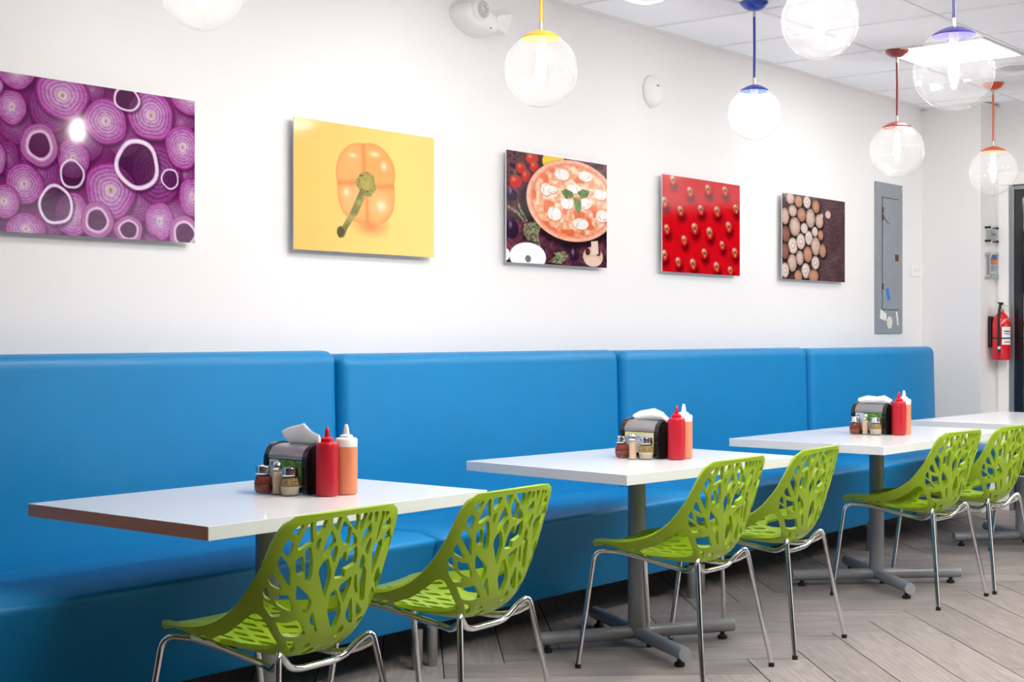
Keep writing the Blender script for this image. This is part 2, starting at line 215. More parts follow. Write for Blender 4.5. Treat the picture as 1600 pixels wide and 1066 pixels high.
# ------------------------------------------------------------ room shell
WY=4.30; CZ=2.87; EX=9.90; RY=3.87; BX=10.17
def struct(o,label): o['kind']='structure'; o['label']=label; return o
fl=struct(MB().box(-3,14,-3,5,-.05,-.004).obj('floor',M['grout']),'herringbone floor of greige wood-look planks')
wb=struct(MB().box(-3,EX+.1,WY,WY+.12,0,CZ+.1).obj('wall_back',M['wall']),'long white wall behind the blue booth')
wl=struct(MB().box(-3.12,-3,-3,WY+.12,0,CZ+.1).obj('wall_left',mat('brown_wall_paint',lin(140,92,74),.7,noise=.04)),'brown wall out of view on the left')
struct(MB().box(-3,14,-3.12,-3,0,CZ+.1).obj('wall_front',mat('front_wall_paint',lin(120,110,104),.7,noise=.03)),'wall behind the camera')
# end wall block with its return (outer corner at EX,RY)
struct(MB().box(EX,14,RY,WY+.12,0,CZ+.1).obj('wall_end',M['endwall']),'white end wall block beside the booth end')
# glass door wall at BX
DY1=3.765; DY0=-1.2; DZ=2.30
mb=MB().box(BX,BX+.12,DY1+.07,RY,0,CZ+.1).box(BX,BX+.12,-3,DY1+.07,DZ+.09,CZ+.1)
struct(mb.obj('wall_right',M['endwall']),'white wall above the glass door')
M['trim']=mat('white_trim_paint',lin(246,244,242),.35,noise=.01)
mb=MB().box(BX-.02,BX+.05,DY1+.005,DY1+.075,0,DZ+.004,.004).box(BX-.02,BX+.05,-2.9,DY1+.075,DZ+.005,DZ+.095,.004)
struct(mb.obj('trim_1',M['trim']),'white casing around the glass door')
dr=struct(MB().box(BX+.0,BX+.05,DY1-.03,DY1+.004,0,DZ,.003).box(BX,BX+.05,-2.9,DY1-.03,DZ-.03,DZ,.003).obj('door_1',mat('aluminium_frame',lin(150,153,158),.35,.7,noise=.02)),'glass door in a dark metal frame')
MB().box(BX+.01,BX+.045,DY1-.085,DY1-.032,.02,DZ-.032,.003).box(BX+.01,BX+.045,-2.9,DY1-.085,DZ-.085,DZ-.032,.003).box(BX+.01,BX+.045,-2.9,DY1-.085,.02,.09,.003).obj('door_stile',M['blackgloss'],dr)
gl=MB().box(BX+.022,BX+.03,-2.9,DY1-.085,.09,DZ-.085).obj('glass_pane',glassy('door_glass',(.75,.8,.82),fac=.8,base=.22,rough=.03),dr)
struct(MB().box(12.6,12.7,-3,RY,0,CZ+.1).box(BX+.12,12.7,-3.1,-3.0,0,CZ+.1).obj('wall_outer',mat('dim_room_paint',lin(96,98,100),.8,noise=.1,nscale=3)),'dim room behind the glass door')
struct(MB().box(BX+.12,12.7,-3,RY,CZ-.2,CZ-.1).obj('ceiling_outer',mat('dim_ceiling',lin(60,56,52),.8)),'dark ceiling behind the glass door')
# baseboard where the return wall meets the floor
struct(MB().box(EX-.012,BX,RY-.012,RY,0,.09,.003).box(EX-.012,EX,RY,WY,0,.09,.003).obj('baseboard_right',M['trim']),'white baseboard at the end wall')

# floor planks (herringbone)
PW=.2335; PL=5*PW; TH=math.radians(-1.8); e1=Vector((math.cos(TH+PI/4),math.sin(TH+PI/4))); e2=Vector((math.cos(TH-PI/4),math.sin(TH-PI/4)))
O=Vector((5.863,2.790))-e1*PL
g=.0022
pv=[]; 
def plank_mesh():
    return MB().box(g,PL-g,g,PW-g,-.004,0,.0012)
pm=None; cnt=0
def inview(c):
    d=c.x*math.cos(ANG)+c.y*math.sin(ANG); r=c.x*math.sin(ANG)-c.y*math.cos(ANG)
    if d<1.5: return False
    px=800+F*r/d; py=522+F*1.25/d
    return -350<px<2900 and py<1600 and c.y<4.5 and c.x<10.6 and c.y>-1.2
for t in range(-10,12):
    for k in range(-45,60):
        for kind in (0,1):
            if kind==0:  # along e1
                o2=O+e1*(k*PW+t*PL)+e2*(k*PW-t*PL); cc=o2+e1*PL/2+e2*PW/2; ax=math.atan2(e1.y,e1.x); org=o2+e2*PW
            else:        # along e2
                o2=O+e1*(k*PW+t*PL)+e2*((k+1)*PW-t*PL); cc=o2+e2*PL/2+e1*PW/2; ax=math.atan2(e2.y,e2.x); org=o2
            if not inview(cc): continue
            if pm is None:
                q=plank_mesh().obj('plank',M['plank'],fl); pm=q.data
            else:
                q=bpy.data.objects.new('plank',pm); COL.objects.link(q); q.parent=fl
            q.location=(org.x,org.y,0); q.rotation_euler=(0,0,ax); cnt+=1
print('planks',cnt)

# ceiling: slab, tiles, grid bars
ce=struct(MB().box(-3,14,-3,WY+.1,CZ+.02,CZ+.1).obj('ceiling',M['tile']),'suspended ceiling of white square tiles in a metal grid')
TX=.662; TY=.645; X0=5.707; Y0=WY-.03-TY
tm=None
xs=[X0+TX*k for k in range(-5,8)]; ys=[Y0+TY-TY*k for k in range(0,8)]
LIGHTS={(3,1),(3,4),(-1,4),(0,1) if False else (3,4)}
LIGHTS={(3,1),(3,4),(-1,4),(-4,4),(5,4),(1,4),(2,6),(-3,2),(-5,5)}
for k in range(-6,8):
    for j in range(0,7):
        xa=X0+TX*k; ya=Y0-TY*j   # cell x xa..xa+TX ; y ya..ya+TY
        if xa>EX-.05 and ya>RY: continue
        if (k,j) in LIGHTS: continue
        x1=min(xa+TX, BX if ya<RY-TY else EX)
        if x1-xa<.05: continue
        full=abs(x1-xa-TX)<1e-6
        if full and tm is not None:
            q=bpy.data.objects.new('ceiling_tile',tm); COL.objects.link(q); q.parent=ce
        else:
            q=MB().box(.008,x1-xa-.008,.008,TY-.008,-.002,.012,.002).obj('ceiling_tile',M['tile'],ce)
            if full: tm=q.data
        q.location=(xa,ya,CZ)
for j in range(0,8):
    y=Y0+TY-TY*j
    MB().box(-.5,(EX if y>RY else BX),y-.012,y+.012,CZ-.006,CZ+.004,.001).obj('grid_bar',M['grid'],ce)
for k in range(-6,8):
    x=X0+TX*k
    if x<EX: MB().box(x-.012,x+.012,Y0-6*TY,WY,CZ-.0055,CZ+.0045,.001).obj('grid_bar',M['grid'],ce)
MB().box(-.5,EX,WY-.03,WY,CZ-.012,CZ-.002,.001).obj('wall_angle',M['grid'],ce)
MB().box(EX-.03,EX,RY,WY,CZ-.012,CZ-.002,.001).obj('wall_angle',M['grid'],ce)
MB().box(EX-.03,BX,RY-.03,RY,CZ-.012,CZ-.002,.001).obj('wall_angle',M['grid'],ce)
# recessed ceiling lights; only one in view, others added to brighten the room
glow=emit('added_light_diffuser',(1,.99,.97),21.0); glow_dim=emit('ceiling_light_diffuser_dim',(1,.99,.97),7.0)
first=None
for (k,j),lab in {(3,1):'glowing square ceiling light panel behind the red-corded globe lamp',(3,4):'added unseen ceiling light panel nearer the room centre, far pair',(-1,4):'added unseen ceiling light panel over the room centre',(-4,4):'added unseen ceiling light panel over the near left',(5,4):'added unseen ceiling light panel by the glass door',(-3,2):'added unseen ceiling light panel above the nearest table',(-5,5):'added unseen ceiling light panel right behind the camera',(1,4):'added unseen ceiling light panel in the middle of the room',(2,6):'added unseen ceiling light panel nearest the street side'}.items():
    t=thing('seen_or_added_ceiling_light',lab,'ceiling light',(X0+TX*k+TX/2,Y0-TY*j+TY/2,CZ),0,'recessed ceiling light panels, one seen and others added')
    a,b=TX/2-.014,TY/2-.014
    MB().box(-a,a,-b,-b+.02,-.012,.01).box(-a,a,b-.02,b,-.012,.01).box(-a,-a+.02,-b+.02,b-.02,-.012,.01).box(a-.02,a,-b+.02,b-.02,-.012,.01).obj('frame',M['grid'],t)
    MB().box(-a+.02,a-.02,-b+.02,b-.02,-.004,.006).obj('diffuser',glow_dim if (k,j)==(3,1) else glow,t)
# round ceiling speaker
t=thing('ceiling_speaker','round light grey ceiling speaker at the top right by the purple-capped lamp','speaker',(8.70,3.17,CZ))
MB().lathe([(.15,-.001),(.15,-.012),(.135,-.016),(.13,-.012)]).obj('rim',M['grid'],t,auto=40)
MB().lathe([(.13,-.010),(.08,-.014),(0,-.015)]).obj('grille',mat('speaker_mesh',lin(190,190,190),.7,noise=.2,nscale=300),t,smooth=True)

# ------------------------------------------------------------ booth benches
def rounded_extrude(mb, prof, x0, x1, r, ns=6):
    """closed profile [(y,z)] extruded along x, ends rounded by radius r"""
    P=[Vector((a,b)) for a,b in prof]; n=len(P)
    ar=sum(P[i].x*P[(i+1)%n].y-P[(i+1)%n].x*P[i].y for i in range(n)); sg=1 if ar>0 else -1
    N_=[]
    for i in range(n):
        t=(P[(i+1)%n]-P[i-1]).normalized(); N_.append(Vector((t.y,-t.x))*sg)
    st=[]
    for k in range(ns+1):
        a=PI/2*k/ns; st.append((x0+r*(1-math.sin(a)), r*(1-math.cos(a))))
    st=st[::-1]  # from x0 (inset r) to x0+r (inset 0)
    st=[(x0+r*(1-math.cos(PI/2*k/ns)), r*(1-math.sin(PI/2*k/ns))) for k in range(ns+1)]
    m=8; mid=[(x0+r+(x1-x0-2*r)*k/m,0) for k in range(1,m)]
    full=st+mid+[(x0+x1-x,e) for x,e in st[::-1]]
    V=[]; 
    for x,e in full:
        for i in range(n):
            q=P[i]-N_[i]*e; V.append((x,q.x,q.y))
    L_=len(full)
    Fc=[(i*n+k,i*n+(k+1)%n,(i+1)*n+(k+1)%n,(i+1)*n+k) for i in range(L_-1) for k in range(n)]
    Fc+=[tuple(range(n)),tuple(range((L_-1)*n,L_*n))[::-1]]
    mb.add(V,Fc); return mb
def smooth_poly(pts, r, n=5):
    """round a closed 2-D polygon; r per vertex"""
    out=[]; m=len(pts)
    for i in range(m):
        a,b,c=Vector(pts[i-1]),Vector(pts[i]),Vector(pts[(i+1)%m]); rr=r[i] if isinstance(r,(list,tuple)) else r
        if rr<=0: out.append(b[:]); continue
        d1=min(rr,(a-b).length*.48); d2=min(rr,(c-b).length*.48)
        p0=b+(a-b).normalized()*d1; p2=b+(c-b).normalized()*d2
        for k in range(n+1):
            t=k/n; out.append((p0*(1-t)**2+b*2*t*(1-t)+p2*t*t)[:])
    return out
secs=[(2.05,3.985,1.186,4.115,'leftmost section of the blue vinyl booth bench'),
      (3.985,5.885,1.173,4.095,'second section of the blue vinyl booth bench from the left'),
      (5.885,7.80,1.170,4.070,'third section of the blue vinyl booth bench from the left'),
      (7.80,9.62,1.165,4.050,'last section of the blue vinyl booth bench, by the end wall')]
for x0,x1,zt,yc,lab in secs:
    t=thing('booth_bench',lab,'bench',((x0+x1)/2,3.95,0),0,'blue booth bench sections'); ox,oy=(x0+x1)/2,3.95
    h_=(x1-x0)/2-.0015
    pr=smooth_poly([(yc-oy,.40),(yc+.012-oy,.47),(yc+.03-oy,zt),(4.285-oy,zt-.004),(4.285-oy,.40)],[0,.02,.055,.045,0])
    o=rounded_extrude(MB(),pr,-h_,h_,.042).obj('backrest',M['blue'],t,auto=50)
    pr=smooth_poly([(yc+.02-oy,.498),(3.68-oy,.512),(3.595-oy,.492),(3.612-oy,.445),(3.66-oy,.30),(3.70-oy,.15),(4.10-oy,.15)],[0,.05,.022,.03,.05,.008,.008])
    rounded_extrude(MB(),pr,-h_,h_,.045).obj('seat',M['blue'],t,auto=50)
    MB().box(-h_,h_,.02,.32,.12,.148).obj('base_board',M['black'],t)
    for lx in (-h_+.04,h_-.04) if x0>3 else (-h_+.04,h_-.04):
        for ly in (3.665+.0,4.2):
            MB().lathe([(.017,0),(.020,.004),(.0215,.148)],c=(lx,ly-oy+.02,0),n=20).obj('leg',M['benchleg'],t,auto=40)

# ------------------------------------------------------------ tables
def table(cx,cy,rz,Lx,Ly,base_rot,lab,arm=.43):
    t=thing('dining_table',lab,'table',(cx,cy,0),rz,'white dining tables')
    a,b=Lx/2,Ly/2
    MB().box(-a,a,-b,b,.712,.75,.0012).obj('tabletop',M['laminate'],t)
    MB().box(-a*.55,a*.55,-b*.5,b*.5,.700,.7119).obj('mounting_plate',M['black'],t)
    MB().lathe([(.036,.05),(.036,.700)],n=32).obj('column',M['silver'],t,auto=40)
    for k in range(4):
        an=base_rot-rz+k*PI/2; u=Vector((math.cos(an),math.sin(an),0)); c0=Vector((0,0,.054))
        arm_=MB().tube([c0+u*(.0 if k%2==0 else .0),c0+u*arm],.0265,n=24).obj('base_arm',M['silver'],t,auto=40)
        MB().tube([c0+u*arm,c0+u*(arm+.003)],.0262,n=24).obj('end_cap',M['silverend'],arm_,auto=40)
        q=u*(arm-.045)
        MB().lathe([(.019,0),(.021,.004),(.019,.014),(.010,.016),(.010,.032)],c=(q.x,q.y,0),n=18).obj('leveling_foot',M['black'],arm_,auto=40)
    return t
R=math.radians
t1=table(2.965,3.40,R(.5),1.13,.82,R(-38),'white-topped table nearest the camera at the left')
shade_o=MB().box(-.5655,-.5645,-.409,.409,.7135,.7485,.0004).obj('shade_strip',mat('taupe_painted_shade',lin(222,160,140),.6,noise=.06,nscale=120),t1); shade_o['label']='taupe-brown strip of painted shade on the left end'  # thin strip added; its brown imitates shade and warm spill on this end
table(4.81,3.29,R(-5),1.11,.82,R(-31),'second white-topped pedestal table from the left')
table(6.74,3.165,R(-1.5),1.46,.80,R(-44),'third white-topped table from the left, in front of the last booth seam')
table(8.57,3.10,R(-2),1.28,.80,R(-41),'farthest white table at the right end, with nothing on it')

# ------------------------------------------------------------ cut-out shell chairs
ROWS=[
 (0.00,( .285,.442),(.140,.284,.446)),
 (0.03,( .270,.447),(.168,.262,.462)),
 (0.08,( .235,.443),(.190,.218,.474)),
 (0.20,( .140,.428),(.214,.115,.484)),
 (0.32,( .050,.418),(.224,.033,.498)),
 (0.43,(-.040,.411),(.231,-.042,.525)),
 (0.50,(-.100,.410),(.235,-.093,.556)),
 (0.56,(-.145,.416),(.237,-.128,.586)),
 (0.62,(-.180,.440),(.237,-.158,.619)),
 (0.70,(-.212,.497),(.235,-.188,.658)),
 (0.80,(-.240,.590),(.231,-.214,.701)),
 (0.90,(-.265,.690),(.222,-.238,.748)),
 (0.96,(-.282,.762),(.205,-.256,.780)),
 (1.00,(-.290,.800),(.176,-.266,.798)),
]
RV=np.array([r[0] for r in ROWS]); RD=np.array([r[1]+r[2] for r in ROWS])
RT=np.zeros_like(RD)
for i in range(len(RV)):
    a=max(i-1,0); b=min(i+1,len(RV)-1); RT[i]=(RD[b]-RD[a])/(RV[b]-RV[a])
def shell_pt(u,v):
    v=np.clip(v,0,1); i=np.clip(np.searchsorted(RV,v,side='right')-1,0,len(RV)-2)
    h=(RV[i+1]-RV[i]); t=((v-RV[i])/h)[...,None]; h=h[...,None]
    D=(2*t**3-3*t**2+1)*RD[i]+(t**3-2*t**2+t)*h*RT[i]+(-2*t**3+3*t**2)*RD[i+1]+(t**3-t**2)*h*RT[i+1]
    g_=np.abs(u)**3.2
    return np.stack([u*D[...,2],D[...,0]+(D[...,3]-D[...,0])*g_,D[...,1]+(D[...,4]-D[...,1])*g_],-1)
# arc-length metric along v
vv=np.linspace(0,1,401); cc=shell_pt(np.full(401,.45),vv); arc=np.concatenate([[0],np.cumsum(np.linalg.norm(np.diff(cc,axis=0),axis=1))])
def met(u,v): return np.stack([np.asarray(u)*.225,np.interp(v,vv,arc)],-1)
def sd_poly(P,px,py):
    """signed distance, negative inside"""
    d=np.full(px.shape,1e9); ins=np.zeros(px.shape,bool); n=len(P)
    for i in range(n):
        ax,ay=P[i]; bx,by=P[(i+1)%n]; ex,ey=bx-ax,by-ay; L2=ex*ex+ey*ey+1e-12
        t=np.clip(((px-ax)*ex+(py-ay)*ey)/L2,0,1); d=np.minimum(d,np.hypot(px-ax-t*ex,py-ay-t*ey))
        c_=((ay>py)!=(by>py))&(px<(bx-ax)*(py-ay)/(by-ay+1e-12)+ax); ins^=c_
    return np.where(ins,-d,d)
holes=[h for i,h in enumerate(DATA['holes']) if i not in (43,44,46)]
op=DATA['holes'][50]
holes.append([(-a,b) for a,b in op])
holes+=[[(.855,.885),(.90,.86),(.91,.81),(.87,.80),(.84,.85)],[(.85,.79),(.91,.79),(.915,.73),(.86,.715),(.83,.74)],[(.86,.70),(.91,.71),(.91,.68),(.85,.655),(.83,.67)],[(.44,.68),(.55,.672),(.60,.645),(.48,.632)],
        [(.38,.60),(.56,.62),(.55,.57),(.36,.575)],[(.20,.605),(.34,.625),(.33,.61),(.20,.58)]]
# seat slits
def slit(u,v,lu,lv,k):
    return [(u-lu,v-lv*.15),(u-lu*.2+k*.3,v-lv),(u+lu*.7+k,v-lv*.55),(u+lu,v+lv*.2),(u+lu*.1-k*.3,v+lv),(u-lu*.8-k,v+lv*.6)]
for r_i,(v,n_,w_) in enumerate([(.105,6,.66),(.175,7,.70),(.245,6,.64),(.315,5,.50),(.385,4,.40),(.45,3,.30)]):
    for k in range(n_):
        f_=(k-(n_-1)/2)/((n_-1)/2); u=f_*w_+random.uniform(-.02,.02)
        holes.append(slit(u,v+random.uniform(-.008,.008),.062,.042+random.uniform(0,.008),-.03-.02*f_))
for v in (.08,.14,.20,.26):
    for sx in (-1,1): holes.append([(sx*.80,v-.02),(sx*.86,v+.01),(sx*.83,v+.04),(sx*.78,v+.01)])
NU,NV=150,380
ug=np.linspace(-1,1,NU+1); vg=np.interp(np.linspace(0,arc[-1],NV+1),arc,vv)
UU,VV=np.meshgrid(ug,vg); MM=met(UU,VV); fx=np.full(UU.shape,1.0)
for h in holes:
    a=met([p[0] for p in h],[p[1] for p in h])
    x0,y0=a.min(0)-.03; x1,y1=a.max(0)+.03
    s_=(MM[...,0]>x0)&(MM[...,0]<x1)&(MM[...,1]>y0)&(MM[...,1]<y1)
    fx[s_]=np.minimum(fx[s_],sd_poly(a,MM[...,0][s_],MM[...,1][s_]))
def blur(a):
    b=np.pad(a,1,mode='edge'); k=(1,2,1); b=sum(k[i]*b[i:i+a.shape[0],:] for i in range(3))/4; return sum(k[i]*b[:,i:i+a.shape[1]] for i in range(3))/4
fx=blur(np.minimum(fx+.0005,.02))
def build_shell():
    vid={}; UVp=[]
    def vert(key,u,v):
        if key not in vid: vid[key]=len(UVp); UVp.append((u,v))
        return vid[key]
    faces=[]
    for j in range(NV):
        for i in range(NU):
            cs=[(j,i),(j,i+1),(j+1,i+1),(j+1,i)]; fs=[fx[c] for c in cs]
            if max(fs)<=0: continue
            poly=[]
            for k in range(4):
                a,b=cs[k],cs[(k+1)%4]; fa,fb=fs[k],fs[(k+1)%4]
                if fa>0: poly.append(vert(a,ug[a[1]],vg[a[0]]))
                if (fa>0)!=(fb>0):
                    t=min(max(fa/(fa-fb),.02),.98); key=(min(a,b),max(a,b))
                    poly.append(vert(key,ug[a[1]]+(ug[b[1]]-ug[a[1]])*t,vg[a[0]]+(vg[b[0]]-vg[a[0]])*t))
            if len(poly)>=3: faces.append(poly)
    UVp=np.array(UVp); u,v=UVp[:,0],UVp[:,1]
    P=shell_pt(u,v); e=1e-3
    du=shell_pt(np.clip(u+e,-1,1),v)-shell_pt(np.clip(u-e,-1,1),v); dv=shell_pt(u,np.clip(v+e,0,1))-shell_pt(u,np.clip(v-e,0,1))
    Nn=np.cross(du,dv); Nn/=np.linalg.norm(Nn,axis=1)[:,None]+1e-12
    th=.0125*np.ones(len(P))
    n=len(P)
    inner=P; outer=P-Nn*th[:,None]   # P is the outer (rear/under) face or inner; sign fixed below
    if (outer[np.argmin(np.abs(v-.3)+np.abs(u)),2])<(P[np.argmin(np.abs(v-.3)+np.abs(u)),2]): outer=P+Nn*th[:,None]
    V=np.concatenate([P,outer]); F2=[tuple(f) for f in faces]+[tuple(i+n for i in f[::-1]) for f in faces]
    ec={}
    for f in faces:
        for k in range(len(f)):
            a,b=f[k],f[(k+1)%len(f)]; ec[(a,b)]=1
    for (a,b) in list(ec):
        if (b,a) not in ec: F2.append((b,a,a+n,b+n))
    return V,F2
sv,sf=build_shell()
me=bpy.data.meshes.new('seat_shell'); me.from_pydata([tuple(p) for p in sv.tolist()],[],sf); me.update()
bm=bmesh.new(); bm.from_mesh(me); bmesh.ops.recalc_face_normals(bm,faces=bm.faces); bm.to_mesh(me); bm.free()
me.polygons.foreach_set('use_smooth',[True]*len(me.polygons)); me.set_sharp_from_angle(angle=R(50))
me.materials.append(M['green']); print('shell faces',len(me.polygons))
def make_chair():
    t=thing('dining_chair','x','chair',(0,0,0))
    s=bpy.data.objects.new('seat_shell',me); COL.objects.link(s); s.parent=t
    r=.0095
    for sx in (-1,1):
        # front leg continues as side rail under the seat
        top=(sx*.165,.262,.436)
        P=bez([(sx*.238,.285,.012),top,(sx*.135,.175,.434)],.045,7)
        lg=MB().tube(P,r).obj('leg',M['chrome'],t,auto=60)
        MB().lathe([(.0105,0),(.0115,.003),(.0108,.016)],c=(sx*.2382,.285,0),n=14).obj('foot_cap',M['black'],lg,auto=40)
        P=bez([(sx*.135,.175,.434),(sx*.125,.10,.424),(sx*.105,-.085,.390),(sx*.150,-.150,.395),(sx*.179,-.202,.428)],.05,6)
        MB().tube(P,r).obj('side_rail',M['chrome'],t,auto=60)
        P=bez([(sx*.242,-.262,.012),(sx*.172,-.195,.452),(sx*.135,-.175,.425)],.03,7)
        lg=MB().tube(P,r).obj('leg',M['chrome'],t,auto=60)
        MB().lathe([(.0105,0),(.0115,.003),(.0108,.016)],c=(sx*.2422,-.2622,0),n=14).obj('foot_cap',M['black'],lg,auto=40)
        MB().lathe([(.013,.400),(.013,.4075)],c=(sx*.07,.09,.008),n=14).obj('mounting_pad',M['black'],t,auto=40)
    P=bez([(-.135,-.175,.425),(-.09,-.160,.386),(.09,-.160,.386),(.135,-.175,.425)],.05,7)
    MB().tube(P,r).obj('rear_crossbar',M['chrome'],t,auto=60)
    return t
chair0=make_chair()
for i,(x,y,rz,lab) in enumerate([
    (2.600,2.950,1.7,'green cut-out plastic chair at the left side of the nearest table, largest in view'),
    (3.262,2.938,3.5,'green cut-out plastic chair at the right side of the nearest table'),
    (4.580,2.950,0,'green cut-out chair directly left in the pair at the second table'),
    (5.208,2.955,4,'green cut-out chair directly right in the pair at the second table'),
    (6.540,2.895,-4,'green cut-out chair on the left in the pair at the third table'),
    (7.100,2.850,-4,'green cut-out chair on the right in the pair at the third table'),
    (8.42,2.85,-3,'green cut-out chair at the farthest table, mostly cut by the right frame edge')]):
    c_=chair0 if i==0 else copy_tree(chair0)
    c_.location=(x,y,0); c_.rotation_euler=(0,0,R(rz)); c_['label']=lab; c_['group']='green cut-out chairs'

# ------------------------------------------------------------ pictures (flat prints under acrylic)
def srgb2lin(a): return np.where(a<=.04045,a/12.92,((a+.055)/1.055)**2.4)
def noise2(h,w,cells,seed):
    r=np.random.RandomState(seed); g_=r.rand(cells+3,cells+3)
    y=np.linspace(0,cells,h)[:,None]; x=np.linspace(0,cells,w)[None,:]
    yi=np.floor(y).astype(int); xi=np.floor(x).astype(int); fy=y-yi; fx_=x-xi; fy=fy*fy*(3-2*fy); fx_=fx_*fx_*(3-2*fx_)
    return (g_[yi,xi]*(1-fy)*(1-fx_)+g_[yi,xi+1]*(1-fy)*fx_+g_[yi+1,xi]*fy*(1-fx_)+g_[yi+1,xi+1]*fy*fx_)
class Canvas:
    def __init__(s,W,H,res,bgc):
        s.nw=int(W/res)+1; s.nh=int(H/res)+1; s.X,s.Y=np.meshgrid(np.linspace(0,W,s.nw),np.linspace(0,H,s.nh)); s.res=res
        s.C=np.ones((s.nh,s.nw,3))*np.array(bgc)/255.
    def put(s,mask,col):
        col=np.asarray(col,float); col=col/255. if col.max()>1.5 else col
        s.C=s.C*(1-mask[...,None])+(col if col.ndim==3 else col[None,None])*mask[...,None]
    def ell(s,cx,cy,rx,ry):
        q=np.hypot((s.X-cx)/rx,(s.Y-cy)/ry); return q
    def m_in(s,q,r,th=1.0): return np.clip((th-q)*r/s.res+.5,0,1)
    def poly(s,P,soft=1): return np.clip(.5-sd_poly(P,s.X,s.Y)/s.res/soft,0,1)
def onion():
    c=Canvas(.815,.521,.0024,(96,20,84)); n=noise2(c.nh,c.nw,14,3); c.put(np.ones_like(n)*.5,np.stack([.25+.35*n,.04+.1*n,.25+.25*n],-1))
    rr=random.Random(4)
    for cx,cy,rx,ry,k in DATA['onion']:
        q0=c.ell(cx,cy,rx,ry); th=np.arctan2((c.Y-cy)/ry,(c.X-cx)/rx); wob=1+.03*np.sin(th*3+rr.random()*6)+.02*np.sin(th*5+rr.random()*6); q=q0/wob; r=min(rx,ry)
        sh=c.m_in(c.ell(cx+.006,cy+.008,rx*1.04,ry*1.04),r*.25); c.put(sh*.55,(50,6,48))
        if k<=1:
            nr=7 if r>.05 else 5
            wv=.7*noise2(c.nh,c.nw,9,int(cx*3000)%89)-.35; ph=(q**.9*nr+wv)%1.0
            soft=.5+.5*np.cos(2*PI*(ph-.45)); base=np.stack([.74-.10*q+.05*soft,.56-.34*q**1.5+.10*soft,.76-.16*q+.04*soft],-1)
            streak=.5+.5*np.sin(th*70+noise2(c.nh,c.nw,30,5)*12); base=base*(1-.07*streak*q)[...,None]
            line=(np.clip(1-np.abs(ph-.95)*7.5,0,1)*np.clip(q*3,0,1)*(.65+.5*noise2(c.nh,c.nw,20,int(cy*999)%71)))[...,None]; base=base*(1-line*.9)+np.array([.42,.08,.40])*line*.9
            tex=(noise2(c.nh,c.nw,90,int(cx*1000)%97)[...,None]-.5)*.10; base=base+tex
            cen=np.clip(1-q/.30,0,1)[...,None]; base=base*(1-cen*.75)+np.array([.90,.84,.80])*cen*.75
            if k==1: base=base*np.array([.74,.50,.72])
            edge=np.clip((q-.90)/.10,0,1)[...,None]; base=base*(1-edge*.85)+np.array([.58,.08,.46])*edge*.85
            c.put(c.m_in(q,r),np.clip(base,0,1))
            c.put(c.m_in(c.ell(cx,cy,rx*.07,ry*.09),r*.07)*.8,(150,120,60))
        elif k==2:
            i_=.56; m=c.m_in(q,r)*(1-c.m_in(q,r,i_)); ph=(q*8)%1
            base=np.stack([.74-.10*ph,.46-.16*ph,.70-.08*ph],-1)
            base=base*.9+np.array([.02,.02,.0]); c.put(m,base); c.put(m*np.clip((q-.93)*14,0,1)*.8,(150,28,120)); c.put(m*np.clip(1-np.abs(q-i_-.09)*8,0,1)*.85,(232,216,234)); c.put(c.m_in(q,r,i_)*.40,(90,16,76))
        else:
            wd=.16 if k==3 else .18; m=c.m_in(q,r)*(1-c.m_in(q,r,1-wd)); c.put(m,(228,214,232)); c.put(m*np.clip((q-.96)*30,0,1)*.6,(170,60,150)); c.put(m*np.clip((1-wd+.04-q)*30,0,1)*.5,(185,120,180))
    c.C=c.C*(.96+.08*noise2(c.nh,c.nw,60,9)[...,None]); return c
def pepper():
    c=Canvas(.815,.521,.0026,(250,195,105)); g_=(c.X/.815*.8+c.Y/.521*.2)[...,None]
    c.C=np.array([250,190,104])/255*(1-g_)+np.array([253,216,132])/255*g_
    cx,cy,rx,ry=DATA['pshadow']; q=c.ell(cx,cy,rx,ry); c.put(np.clip(1.15-q,0,1)*.75,(232,120,80))
    q=c.ell(cx-.09,cy-.10,rx*1.25,ry*2.2); c.put(np.clip(1.1-q,0,1)*.35,(246,160,84))
    body=c.poly(smooth_poly(DATA['pout'],.05,4))
    c.put(body,(252,166,98))
    for i,(cx,cy,rx,ry) in enumerate(DATA['lobes'][:4]):
        q=c.ell(cx,cy,rx,ry); c.put(body*np.clip(1.15-q,0,1)*.75,[(252,172,108),(252,160,92),(252,182,126),(252,184,122)][i])
    dsum=np.clip(-sd_poly(DATA['pout'],c.X,c.Y)/.02,0,1); c.put(body*(1-dsum)*.55,(250,142,84))
    for L_ in DATA['creases']:
        P=np.array(L_); (ax,ay),(bx,by)=P; ex,ey=bx-ax,by-ay; t=np.clip(((c.X-ax)*ex+(c.Y-ay)*ey)/(ex*ex+ey*ey),0,1); d=np.hypot(c.X-ax-t*ex,c.Y-ay-t*ey)
        c.put(body*np.exp(-(d/.012)**2)*.55,(240,122,66))
    for cx,cy,rx,ry in DATA['pglints']: q=c.ell(cx,cy,rx*1.3,ry*1.3); c.put(np.exp(-q**2)*.8,(255,232,205))
    n=noise2(c.nh,c.nw,70,2); n2=noise2(c.nh,c.nw,25,7)
    m=c.poly(DATA['calyx']); c.put(m,np.stack([.52+.22*n,.50+.20*n,.28+.12*n],-1)); c.put(m*np.clip((n-.6)*4,0,1)*.8,(60,62,30))
    m=c.poly(DATA['stem']); c.put(m,np.stack([.40+.30*n2,.40+.26*n2,.24+.16*n2],-1)*.95)
    cx,cy,rx,ry=DATA['knob']; q=c.ell(cx,cy,rx,ry); c.put(c.m_in(q,rx),np.stack([.62+.1*n,.56+.1*n,.28+.08*n],-1))
    P=DATA['stem']; c.put(c.m_in(c.ell(P[6][0]+.006,P[6][1]-.022,.02,.024),.02)*.7,(70,66,36)); return c
